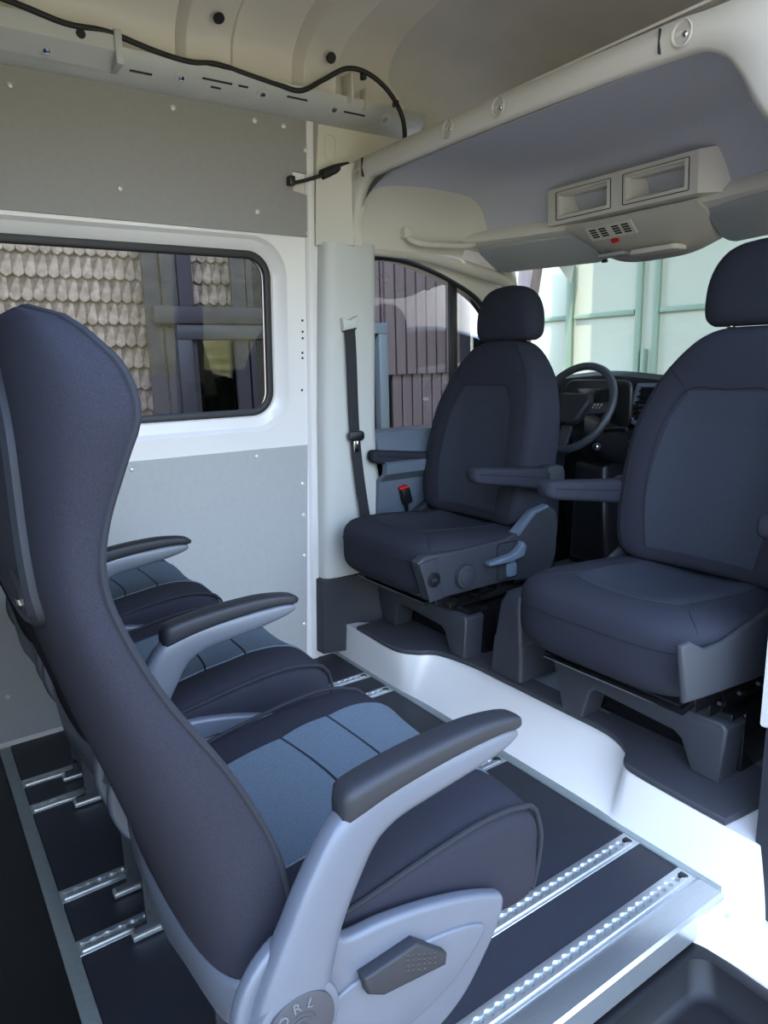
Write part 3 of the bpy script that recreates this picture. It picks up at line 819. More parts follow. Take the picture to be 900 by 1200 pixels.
# shelf floor on top of the beam, coloured pale to brighten the roof
b = nb(); box(b, -2.20, -.70, 1.41, 2.25, 1.816, 1.822); struct('trim_21', b, M_roof)
b = nb()
for x, za, zb in ((-2.09, 1.750, 1.808), (-.985, 1.748, 1.794)):
    b = nb(); box(b, x-.0012, x+.0012, 1.378, 1.40, za, zb, .0003); struct('seam', b, M_recess, beam)
for x, z in ((-2.125, 1.775), (-1.652, 1.781), (-1.452, 1.780), (-.935, 1.768)):
    b = nb(); L = [[b.verts.new((x+r*math.cos(a), y, z+r*1.1*math.sin(a))) for a in lsp(0, 2*PI*23/24, 24)] for r, y in ((.024, 1.381), (.0215, 1.378), (.019, 1.3795), (.014, 1.3845), (.004, 1.386))]
    skin(b, L); cp = struct('screw_cup', b, mat('cup_trim', (176, 170, 158), .5) if 'cup_trim' not in MATS else MATS['cup_trim'], beam)
    b = nb(); dome(b, (x+.006, 1.384, z-.003), (0, -1, 0), .008, .006); struct('screw_head', b, M_chrome, cp)

b = nb()
def cnr(u, v):
    z0 = 1.548; zt = 1.752+.055*u; z = z0+(zt-z0)*v
    A = Vector((xw(z)+.018, 1.268+.004*v, z)); B = Vector((-2.170+.03*v**3, 1.388, z)); m_ = Vector((-2.200, 1.300, z))
    return A*(1-u)**2+m_*2*u*(1-u)+B*u*u
grid(b, cnr, 12, 10); solid(b, .02, (-1, .3, 0)); struct('trim_29', b, M_trim, label='warm grey corner trim joining pillar and roof beam')
# dome shell: z(x,y)
def dprof(y):
    T = [(1.41, 1.742), (1.43, 1.765), (1.50, 1.79), (1.65, 1.802), (1.85, 1.80), (1.97, 1.785), (2.03, 1.74), (2.06, 1.67), (2.075, 1.625)]
    return interp(T, y)[0]
def dz(x, y):
    z = dprof(y)
    e = min(max((x+2.20)/.30, 0), 1); e2 = min(max((-.735-x)/.18, 0), 1)
    f = math.sqrt(max(0, 1-(1-e)**2.4)); f2 = math.sqrt(max(0, 1-(1-e2)**2.4))
    base = 1.545
    return base+(z-base)*min(f, f2)
def vents_x(u): return -2.20 + 1.465*u
b = nb(); ysl = [1.41, 1.42, 1.44, 1.47, 1.52, 1.6, 1.7, 1.8, 1.9, 1.96, 2.0, 2.03, 2.05, 2.065, 2.075]
nx = 70
xsl = [-2.20+1.465*(i/nx) for i in range(nx+1)]
xsl = sorted(set([-2.20+.002*k*k for k in range(12)]+[x for x in xsl if x > -1.95]))
def ysh(x): return -.16*max(0, (abs(x+1.47)-.22)/.5)**1.5
vv = [[b.verts.new((x, y+ysh(x)*max(0, (y-1.5)/.575), dz(x, y))) for y in ysl] for x in xsl]
for i in range(len(xsl)-1):
    for j in range(len(ysl)-1): b.faces.new((vv[i][j], vv[i+1][j], vv[i+1][j+1], vv[i][j+1]))
for f in b.faces: f.material_index = 1 if f.calc_center_median().x < -2.10 else 0
dome_o = struct('trim_22', b, [M_head, M_trim], ang=60, label='grey felt headliner over the front seats')
# side cheek of the headliner in trim colour
b = nb()
def ysh(x): return -.16*max(0, (abs(x+1.47)-.22)/.5)**1.5
def chk(u, v):
    y = 1.40+.72*u; zt = dz(-2.165, min(y, 2.07)); zb = 1.54 - .0*u
    z = 1.538+(zt+.0-1.538)*v
    return (-2.232+.068*(v**2), y, z)
b.free()

# front ledge with visor recesses
b = nb()
LP = [(2.07, 1.632), (2.055, 1.612), (2.06, 1.590), (2.09, 1.578), (2.13, 1.575), (2.30, 1.560), (2.36, 1.545), (2.36, 1.62)]
rr_ = []
for x in lsp(-2.23, -.70, 30): rr_.append([b.verts.new((x, y+ysh(x), z)) for y, z in LP])
skin(b, rr_); struct('trim_24', b, M_trim, ang=50, label='warm grey front ledge of the headliner above the windscreen')
# header strip from ledge to door, curved into pillar
b = nb(); tube(b, [(-2.235, 1.50, 1.555), (-2.232, 1.75, 1.545), (-2.228, 2.0, 1.50), (-2.222, 2.2, 1.46)], .026, 12, sm=5); struct('trim_25', b, M_trim)
# grab handle
gh = thing('grab_handle', 'warm grey grab handle on the headliner above the driver window', 'grab handle', (-2.17, 1.80, 1.58))
b = nb(); tube(b, [(-2.185, 1.625, 1.60), (-2.158, 1.64, 1.575), (-2.145, 1.70, 1.567), (-2.145, 1.86, 1.572), (-2.158, 1.93, 1.585), (-2.185, 1.945, 1.605)], .0115, 12, sm=6); obj('handle_bar', b, M_trim, gh)
for y in (1.625, 1.94): b = nb(); box(b, -2.20, -2.165, y-.018, y+.018, 1.588, 1.625, .005); obj('handle_mount', b, M_trim, gh)

# sun visors
def visor(x0, x1, label):
    v = thing('sun_visor', label, 'sun visor', ((x0+x1)/2, 2.14, 1.56), 'sun visors above the windscreen')
    b = nb(); P = rrect(x0, x1, 0, .17, .035, 6)
    def W_(p, d): return (p[0], 2.095+p[1]*.78+ysh(p[0])*.9, 1.590-p[1]*.50-d)
    v0 = [b.verts.new(W_(p, 0)) for p in P]; v1 = [b.verts.new(W_(p, .018)) for p in P]; n_ = len(P)
    f0 = b.faces.new(v0); f1 = b.faces.new(v1[::-1])
    for i in range(n_): b.faces.new((v0[i], v1[i], v1[(i+1) % n_], v0[(i+1) % n_]))
    bmesh.ops.bevel(b, geom=list(f0.edges)+list(f1.edges), offset=.006, segments=3, profile=.5, affect='EDGES')
    obj('visor_flap', b, M_visor, v)
    b = nb(); tube(b, [(x, 2.088+ysh(x)*.9, 1.585) for x in lsp(x0+.02, x1-.02, 8)], .005, 8); obj('visor_hinge', b, M_blk, v)
    b = nb(); box(b, x1-.03, x1-.01, 2.225, 2.24, 1.488, 1.50, .002); obj('visor_clip', b, M_blk, v)
visor(-2.18, -1.76, 'grey sun visor on the driver side, left of the roof console')
visor(-1.31, -.80, 'grey sun visor on the passenger side, partly behind the headrest')

# two pocket storage box on the headliner
BX0, BX1, BZ0, BZ1, BY = -1.845, -1.275, 1.605, 1.722, 2.0
st = thing('overhead_storage_box', 'warm grey overhead box with two open pockets on the headliner', 'storage box', ((BX0+BX1)/2, 2.05, 1.60))
b = nb()
H = [(-1.795, -1.590), (-1.520, -1.315)]; hz0, hz1 = 1.628, 1.700
def bplane(x, z, d=0): # slightly raked front face
    return (x, BY+(z-BZ0)*-.05+d, z)
xs_ = [BX0, H[0][0], H[0][1], H[1][0], H[1][1], BX1]; zs_ = [BZ0, hz0, hz1, BZ1]
g = {}
for i, x in enumerate(xs_):
    for j, z in enumerate(zs_): g[i, j] = b.verts.new(bplane(x, z))
for i in range(5):
    for j in range(3):
        if (i in (1, 3)) and j == 1: continue
        b.faces.new((g[i, j], g[i+1, j], g[i+1, j+1], g[i, j+1]))
for i in (1, 3):   # pocket interiors
    ring_ = [g[i, 1], g[i+1, 1], g[i+1, 2], g[i, 2]]
    x0, x1 = xs_[i], xs_[i+1]
    mid = [b.verts.new(bplane(x, z, .012)) for x, z in ((x0+.010, hz0+.008), (x1-.010, hz0+.008), (x1-.010, hz1-.008), (x0+.010, hz1-.008))]
    inn = [b.verts.new((x, BY+.085, z)) for x, z in ((x0+.05, hz0+.02), (x1-.02, hz0+.02), (x1-.02, hz1-.004), (x0+.05, hz1-.004))]
    for p, q in ((ring_, mid), (mid, inn)):
        for k in range(4): b.faces.new((p[k], p[(k+1) % 4], q[(k+1) % 4], q[k]))
    b.faces.new(inn)
bk = {}
for i, x in ((0, BX0), (5, BX1)):
    for j, z in ((0, BZ0), (3, BZ1)): bk[i, j] = b.verts.new((x+(.02 if i == 0 else .10), BY+.12, z+(.02 if j else 0)))
b.faces.new((g[0, 0], g[0, 1], g[0, 2], g[0, 3], bk[0, 3], bk[0, 0])); b.faces.new((g[5, 0], g[5, 1], g[5, 2], g[5, 3], bk[5, 3], bk[5, 0]))
b.faces.new([g[i, 3] for i in range(6)]+[bk[5, 3], bk[0, 3]]); b.faces.new([g[i, 0] for i in range(6)]+[bk[5, 0], bk[0, 0]])
obj('box_shell', b, M_trim, st, smooth=False)
for x0, x1 in H:
    b = nb(); q = rrect(x0-.012, x1+.012, hz0-.010, hz1+.008, .004, 3)
    tube(b, [bplane(x, z, -.0005) for x, z in q], .0014, 6, True); obj('pocket_seam', b, M_recess, st)
    b = nb(); L = []
    for a_, d in ((.008, -.001), (.005, -.004), (-.0005, -.004), (-.002, .004)):
        L.append([b.verts.new(bplane(x, z, d)) for x, z in rrect(x0-a_, x1+a_, hz0-a_, hz1+a_, .004, 3)])
    skin(b, L, cap=False); obj('pocket_frame', b, M_trim, st)

# roof console with vents, buttons and lamp
con = thing('roof_console', 'grey roof console with four small vents and a red button', 'roof console', (-1.55, 2.12, 1.50))
b = nb()
CX0, CX1 = -1.80, -1.30
rr_ = []
for s in lsp(-1, 1, 25):
    x = (CX0+CX1)/2+s*(CX1-CX0)/2; w = max(0, 1-abs(s)**3.2)
    # section in (y, z): hangs from ledge, droops forward
    rr_.append([b.verts.new((x, y, z)) for y, z in ((2.06, 1.60), (2.035-.0*w, 1.597), (2.045, 1.588-.012*w), (2.10, 1.565-.035*w), (2.16, 1.548-.052*w), (2.23, 1.53-.060*w), (2.27, 1.535-.045*w), (2.28, 1.58))])
skin(b, rr_); obj('console_shell', b, MATS.get('cup_trim'), con, ang=60)
def cpl(x, t, d=0): # lower front facet between (2.045,1.576) and (2.10,1.53)
    return Vector((x, 2.045+.055*t, 1.576-.046*t)) + Vector((0, -.64, -.77))*d
def cq(bm, x0, x1, t0, t1, d0, d1):
    P = [(x0, t0), (x1, t0), (x1, t1), (x0, t1)]
    a_ = [bm.verts.new(cpl(x, t, d0)) for x, t in P]; c_ = [bm.verts.new(cpl(x, t, d1)) for x, t in P]
    bm.faces.new(a_); bm.faces.new(c_)
    for k in range(4): bm.faces.new((a_[k], a_[(k+1) % 4], c_[(k+1) % 4], c_[k]))
b = nb(); cq(b, -1.715, -1.53, -.12, .72, -.002, .004); bmesh.ops.bevel(b, geom=list(b.edges), offset=.002, segments=2, affect='EDGES'); pl = obj('switch_panel', b, M_trim, con)
for x in (-1.700, -1.662, -1.610, -1.572):
    b = nb()
    for k in range(4): cq(b, x, x+.027, .02+.14*k, .11+.14*k, .0038, .0046)
    obj('vent_slots', b, M_recess, pl, smooth=False)
b = nb(); cq(b, -1.64, -1.612, .78, .96, .002, .007); obj('red_button', b, M_red, con, label='red button')
b = nb(); prism(b, rrect(-1.60, -1.42, 2.125, 2.20, .02), 'z', 1.482, 1.50, .006, 3); obj('lamp_lens', b, MATS['warm_grey_trim'], con, label='reading lamp cover')
b = nb(); prism(b, rrect(-1.73, -1.62, 2.125, 2.17, .01), 'z', 1.490, 1.503, .004); obj('microphone_grille', b, M_visor, con)

# right pillar trims at the door opening
b = nb(); prism(b, [(-.66, 1.37), (-.60, 1.37), (-.58, 1.50), (-.70, 1.50), (-.672, 1.40)], 'z', .40, 1.56, .008); struct('trim_26', b, M_bpil, label='pale pillar trim at the right door opening')
b = nb(); prism(b, [(-.645, 1.365), (-.56, 1.335), (-.55, 1.55), (-.68, 1.55), (-.675, 1.45)], 'z', -.09, .41, .012, 3); struct('trim_27', b, M_mdpl, label='dark grey foot trim of the right pillar')

# ------------------------------------------------------------------ cable and hose
cab = catmull([(-2.06, .28, 2.03), (-2.08, .40, 2.02), (-2.085, .50, 2.005), (-2.09, .60, 2.01), (-2.095, .72, 1.992), (-2.10, .82, 1.985), (-2.10, .90, 1.995), (-2.10, 1.0, 1.985), (-2.10, 1.10, 1.975), (-2.095, 1.17, 1.972), (-2.08, 1.24, 2.01), (-2.05, 1.31, 2.045), (-2.03, 1.38, 2.035), (-2.02, 1.45, 1.99), (-2.02, 1.50, 1.92), (-2.02, 1.505, 1.83)], 8)
b = nb(); tube(b, cab, .0075, 10); cb = tag(obj('wiring_cable', b, M_cable, None), 'black wrapped cable running along the roof rail and down behind the beam', 'cable')
for q in ((-2.032, -2.005, 1.465, 1.475, 1.955, 1.970), (-2.05, -2.03, 1.355, 1.37, 2.02, 2.045)):
    b = nb(); box(b, *q, .002); obj('cable_clip', b, M_blk, cb)
hs = thing('cable_connector', 'black foam wrapped connector poking out of the wall panel notch', 'cable', (-2.2, 1.27, 1.75))
b = nb(); tube(b, [(-2.19, 1.285, 1.765), (-2.185, 1.33, 1.785), (-2.18, 1.385, 1.80)], .016, 12, sm=4); obj('foam_sleeve', b, M_cable, hs)
b = nb(); tube(b, [(-2.205, 1.195, 1.735), (-2.20, 1.23, 1.745), (-2.19, 1.29, 1.765)], .006, 8, sm=4); obj('thin_lead', b, M_cable, hs)
b = nb(); box(b, -2.215, -2.19, 1.165, 1.187, 1.722, 1.752, .004); obj('plug', b, M_blk, hs)
# notch backing
b = nb(); box(b, -2.25, xw(1.73)-.0+.001, 1.19, 1.28, 1.70, 1.775); struct('trim_28', b, M_trim)
# ------------------------------------------------------------------ rear passenger seats (built at the door side, then copied)
NX = -.79      # centre of the seat nearest the camera
PITCH = .553
def rear_seat(label):
    t = thing('passenger_seat', label, 'seat', (NX, .40, 0), 'row of three passenger seats')
    # --- backrest
    BT = [ # z, y front edge, y rear centre, half width
        (.500, .225, .196, .170), (.515, .245, .190, .190), (.54, .262, .186, .200), (.57, .274, .179, .204), (.61, .277, .168, .205), (.68, .262, .148, .206), (.77, .224, .121, .208),
        (.87, .168, .096, .205), (.95, .137, .078, .200), (.99, .132, .076, .199), (1.03, .139, .077, .201), (1.08, .156, .079, .210), (1.115, .168, .081, .215),
        (1.15, .163, .083, .207), (1.170, .150, .086, .192), (1.187, .138, .090, .168), (1.198, .127, .095, .135), (1.205, .116, .099, .09)]
    def bfn(z, a):
        yf, yr, hw = interp(BT, z); c, s = math.cos(a), math.sin(a)
        x = NX+hw*sgp(c, .62)
        head = max(0, min(1, (z-.85)/.2))*max(0, min(1, (1.20-z)/.07))
        if s < 0: y = yf-.016 - (yf-.016-yr)*abs(s)**.62
        else: y = yf-.016+.018*s**.35 - (.012+.035*head)*s**1.5
        return (x, y, z)
    bm_ = nb(); rings(bm_, bfn, lsp(.50, 1.205, 70), 72)
    tr = bvh(bm_)
    br = obj('backrest', bm_, M_fab, t, ang=70)
    # piping on both front edges over the top
    zs = lsp(.52, 1.204, 60); pts = []
    for z in zs: yf, yr, hw = interp(BT, z); pts.append((NX+hw-.001, yf-.008, z))
    pts += [(NX+x, .110, 1.2062) for x in (.06, .03, 0, -.03, -.06)]
    for z in zs[::-1]: yf, yr, hw = interp(BT, z); pts.append((NX-hw+.001, yf-.008, z))
    b = nb(); tube(b, pts, .0036, 8); obj('piping', b, M_pipe, br)
    # light grey lower shell edge
    b = nb()
    pts = []
    for z in lsp(.50, .60, 6): yf, yr, hw = interp(BT, z); pts.append((NX-hw-.004, (yf+yr)/2-.02, z))
    rr_ = []
    for a in lsp(PI, 2*PI, 30):
        row = []
        for z, o in ((.466, .004), (.472, .012), (.522, .010), (.53, .002)):
            x, y, _ = bfn(max(z, .50), a); dx = x-NX; yy = y-.23
            L_ = math.hypot(dx, yy); row.append(b.verts.new((NX+dx*(1+o/max(L_, .01)), .23+yy*(1+o/max(L_, .01)), z)))
        rr_.append(row)
    for r0, r1 in zip(rr_, rr_[1:]):
        for k in range(3): b.faces.new((r0[k], r0[k+1], r1[k+1], r1[k]))
    solid(b, .003, (0, .4, 0)); obj('back_shell_edge', b, M_armgrey, t, ang=60)
    # magazine net: frame and net panel on the rear face
    def rear(x, z, off): 
        yf, yr, hw = interp(BT, z); u = min(abs(x-NX)/hw, .999); s = (1-u**(1/.72*1.0))
        cc = u**(1/.62); ss = math.sqrt(max(0, 1-cc*cc)); return Vector((x, yf-.016-(yf-.016-yr)*ss**.62-off, z))
    fr = [(.0, 1.165), (.06, 1.155), (.105, 1.10), (.122, 1.03), (.134, .965), (.128, .938), (.07, .925), (0, .922), (-.07, .925), (-.128, .938), (-.134, .965), (-.122, 1.03), (-.105, 1.10), (-.06, 1.155)]
    fp = [(p.x, p.z) for p in catmull([(x, 0, z) for x, z in fr], 6, True)]
    b = nb()
    rr_ = []
    for i, (x, z) in enumerate(fp):
        dl = Vector((fp[(i+1) % len(fp)][0]-fp[i-1][0], fp[(i+1) % len(fp)][1]-fp[i-1][1])).normalized(); nn = Vector((dl.y, -dl.x))
        if nn.dot(Vector((x, z-1.0))) < 0: nn = -nn
        rr_.append([b.verts.new(rear(NX+x+nn.x*w, z+nn.y*w, h)) for w, h in ((.007, -.002), (.007, .006), (.002, .010), (-.004, .007), (-.005, -.002))])
    for r0, r1 in zip(rr_, rr_[1:]+rr_[:1]):
        for k in range(4): b.faces.new((r0[k], r0[k+1], r1[k+1], r1[k]))
    pk = obj('pocket_frame', b, M_dkpl, t)
    b = nb(); grid(b, lambda u, v: rear(NX+(2*u-1)*(.122-.055*v**3), .93+.225*v, .006+.004*math.sin(PI*u)), 16, 10); solid(b, .002, (0, .5, 0)); obj('pocket_net', b, M_pipe, pk)
    b = nb(); 
    P = [(-.125, .972), (-.115, .936), (0, .927), (.115, .936), (.125, .972), (.10, .978), (0, .950), (-.10, .978)]
    q0 = [b.verts.new(rear(NX+x, z, .009)) for x, z in P]; b.faces.new(q0); solid(b, .006, (0, 1, 0)); obj('pocket_lip', b, M_dkpl, pk, smooth=False)
    b = nb(); q0 = [b.verts.new(rear(NX+x, z, .0105)) for x, z in ((.085, .940), (.103, .944), (.102, .949), (.086, .947))]; b.faces.new(q0); solid(b, .002, (0, 1, 0)); obj('pocket_hook', b, M_chrome, pk, smooth=False)
    b = nb(); cyl(b, rear(NX+.0, 1.125, -.004), (0, -1, 0), .014, .016, 16, .003); obj('coat_hook', b, M_blk, t)
    # --- cushion
    CT = [ # y, top z, bottom z, half width
        (.285, .560, .510, .20), (.30, .570, .500, .212), (.34, .578, .49, .218), (.42, .592, .47, .22), (.50, .602, .445, .22), (.55, .603, .428, .22), (.59, .596, .42, .218), (.615, .584, .418, .214),
        (.632, .566, .424, .208), (.643, .545, .436, .200), (.648, .52, .46, .19)]
    def cfn(y, a):
        zt, zb, hw = interp(CT, y); c, s = cs(a, .30)
        cz, hz = (zt+zb)/2, (zt-zb)/2
        x = hw*sgp(c, .30); z = cz+hz*sgp(s, .30)
        if s > 0: z -= .014*(1-min(abs(x)/(.13), 1)**2)*min(1, s*3)
        return (NX+x, y, z)
    bm_ = nb(); rings(bm_, cfn, lsp(.285, .648, 40), 96); tr = bvh(bm_)
    cu = obj('seat_cushion', bm_, M_fab, t, ang=70)
    # grey blue insert panels, front and rear of the cross seam
    D = (0, 0, -1)
    def ins(v0, v1, bow0, bow1):
        def f(u, v):
            k = 2*u-1; y = v0+(v1-v0)*v + (bow0*(1-v)+bow1*v)*(1-k*k)
            w = .118 + .004*math.sin(v*PI)
            return (NX+k*w, y, 1.0)
        return f
    for v0, v1, b0, b1 in ((.30, .418, 0, .018), (.422, .50, .018, .014), (.504, .628, .014, .004)):
        obj('seat_insert', patch(tr, ins(v0, v1, b0, b1), D, .0028, 24, 12, .006), M_fabblue, cu)
    # piping on the side faces
    for s_ in (1, -1):
        pts = [(NX+s_*(interp(CT, y)[2]-.003), y, interp(CT, y)[0]-.010) for y in lsp(.31, .60, 24)]
        pts += [(NX+s_*(interp(CT, y)[2]-.003), y+.002, interp(CT, y)[0]-.008) for y in (.615, .628, .637)]
        pts += [(NX+s_*.207, .643, .52), (NX+s_*.206, .640, .48), (NX+s_*.205, .630, .44)]
        b = nb(); tube(b, catmull(pts, 2), .0035, 8); obj('piping', b, M_pipe, cu)
    # --- side covers with recliner
    for s_ in (1, -1):
        xo = NX+s_*.226; x1 = NX+s_*.246
        P = catmull([(.185, 0, .50), (.195, 0, .56), (.235, 0, .60), (.285, 0, .592), (.31, 0, .566), (.36, 0, .560), (.42, 0, .548), (.48, 0, .530), (.522, 0, .512), (.538, 0, .500), (.532, 0, .470), (.505, 0, .43), (.47, 0, .392), (.42, 0, .37), (.34, 0, .372), (.27, 0, .40), (.21, 0, .44)], 5, True)
        b = nb(); prism(b, [(p.x, p.z) for p in P], 'x', min(xo, x1), max(xo, x1), .007, 4)
        sc = obj('side_cover', b, M_armgrey, t, ang=50)
        if s_ == 1:
            # shallow raised pad behind lever
            Q = catmull([(.29, 0, .50), (.36, 0, .512), (.44, 0, .505), (.50, 0, .485), (.49, 0, .46), (.44, 0, .425), (.36, 0, .41), (.29, 0, .43)], 5, True)
            b = nb(); prism(b, [(p.x, p.z) for p in Q], 'x', x1-.004, x1+.004, .0035, 3); obj('cover_pad', b, M_armgrey, sc, ang=60)
            b = nb(); prism(b, [(.322, .522), (.392, .527), (.434, .490), (.432, .476), (.346, .487), (.326, .50)], 'x', x1-.002, x1+.016, .004, 3)
            lv = obj('recliner_lever', b, M_dkpl, sc)
            b = nb()
            for i in range(6):
                for j in range(4):
                    y = .378+.0075*i; z = .519-.0065*j-.0035*i
                    if z > .487: dome(b, (x1+.0155, y, z), (1, 0, 0), .0022, .0012, 6)
            obj('grip_dots', b, M_blk, lv)
    # --- right hand armrest
    xa = NX+.247
    arm = []
    # centre line (y, z), half width in plane, half thickness in x
    AL = [(.235, .500, .042, .020), (.246, .545, .040, .021), (.272, .61, .032, .020), (.297, .655, .031, .019), (.325, .692, .030, .018), (.365, .708, .023, .017), (.42, .714, .020, .016), (.48, .719, .017, .015), (.525, .723, .012, .013), (.545, .725, .006, .010)]
    cl = catmull([(a_[0], a_[1], 0) for a_ in AL], 5); n_ = len(cl)
    b = nb(); rr_ = []
    for i, p in enumerate(cl):
        f = i/(n_-1)*(len(AL)-1); k = min(int(f), len(AL)-2); g_ = f-k
        w = AL[k][2]*(1-g_)+AL[k+1][2]*g_; th = AL[k][3]*(1-g_)+AL[k+1][3]*g_
        d = (cl[min(i+1, n_-1)]-cl[max(i-1, 0)]).normalized(); nn = Vector((-d.y, d.x))
        rr_.append([b.verts.new((xa+th*sgp(math.cos(a), .6), p.x+nn.x*w*sgp(math.sin(a), .75), p.y+nn.y*w*sgp(math.sin(a), .75))) for a in lsp(0, 2*PI*23/24, 24)])
    skin(b, rr_); ar = obj('armrest', b, M_armgrey, t, ang=60)
    # pad
    PT = [(.306, .720, .010, .014), (.309, .723, .016, .017), (.318, .727, .019, .018), (.36, .736, .020, .016), (.42, .743, .020, .014), (.48, .746, .019, .012), (.52, .744, .017, .010), (.542, .740, .015, .009), (.552, .737, .010, .006), (.556, .736, .004, .003)]
    def pfn(y, a):
        z, w, h = interp(PT, y); return (xa+w*sgp(math.cos(a), .6), y, z+h*sgp(math.sin(a), .6))
    b = nb(); rings(b, pfn, lsp(.306, .556, 40), 28); obj('arm_pad', b, M_dkpl, ar, ang=60)
    # pivot boss and cap with moulded letters
    pc = Vector((xa+.012, .244, .518))
    b = nb(); cyl(b, pc-Vector((.03, 0, 0)), (1, 0, 0), .047, .036, 48, .005); obj('pivot_boss', b, M_armgrey, ar)
    b = nb(); cyl(b, pc+Vector((.004, 0, 0)), (1, 0, 0), .038, .006, 48, .002); cap_ = obj('pivot_cap', b, M_cap, ar)
    b = nb()
    for r, a0, a1 in ((.017, .4, 2.2), (.012, .6, 2.4), (.012, 3.6, 5.6), (.017, 3.8, 5.4), (.006, 0, 2*PI)):
        tube(b, [pc+Vector((.0105, r*math.cos(a), r*math.sin(a))) for a in lsp(a0, a1, 20)], .0008, 6)
    obj('cap_rings', b, M_cap, cap_)
    def letter(ch, ang):
        cv = bpy.data.curves.new('letter', 'FONT'); cv.body = ch; cv.size = .015; cv.extrude = .0009; cv.align_x = 'CENTER'; cv.align_y = 'CENTER'
        o_ = bpy.data.objects.new('tmp', cv); C.objects.link(o_)
        dg = bpy.context.evaluated_depsgraph_get(); me = bpy.data.meshes.new_from_object(o_.evaluated_get(dg))
        bpy.data.objects.remove(o_)
        bb = nb(); bb.from_mesh(me)
        # text x -> +y, text y -> +z, text z -> +x ; then rotate about x to sit around the cap
        M_ = Matrix(((0, 0, 1), (1, 0, 0), (0, 1, 0)))
        rot = Matrix.Rotation(ang-PI/2, 3, 'X')
        for v in bb.verts:
            q = M_ @ v.co; q.z += .0275; v.co = pc+Vector((.0105, 0, 0))+rot@q
        return bb
    for ch, a_ in (('O', PI/2+.75), ('R', PI/2+.15), ('L', PI/2-.40)):
        obj('cap_letter', letter(ch, a_), MATS['piv_letter'], cap_, smooth=False)
    # --- pedestal: two plate legs and cross tubes
    for x in (-.848+.0, -.848): pass
    cxp = -.846
    for s_ in (-1, 1):
        x = cxp+s_*.074
        b = nb(); prism(b, [(.262, .012), (.56, .012), (.56, .03), (.50, .06), (.50, .38), (.52, .44), (.25, .44), (.283, .40), (.285, .032), (.262, .03)], 'x', x-.006, x+.006, .002)
        lg = obj('leg', b, M_mdpl, t)
        b = nb(); box(b, x-.012, x+.012, .255, .575, .006, .018, .002); obj('foot_bar', b, M_alum, lg)
        b = nb(); cyl(b, (x+.006, .29, .06), (1, 0, 0), .006, .004, 6); obj('leg_bolt', b, M_chrome, lg)
    for y, z in ((.30, .41), (.50, .41)):
        b = nb(); box(b, NX-.225, NX+.225, y-.02, y+.02, z-.015, z+.022, .004); obj('cross_beam', b, M_dkpl, t)
    return t
mat('piv_letter', (84, 86, 92), .5)
seat0 = rear_seat('dark fabric passenger seat nearest the camera, its tall back filling the left edge')
dup(seat0, (NX-PITCH, .40, 0), 'dark passenger seat in the middle of the row, between the wall seat and nearest seat')
dup(seat0, (NX-2*PITCH, .40, 0), 'dark passenger seat farthest from the camera, against the left wall')
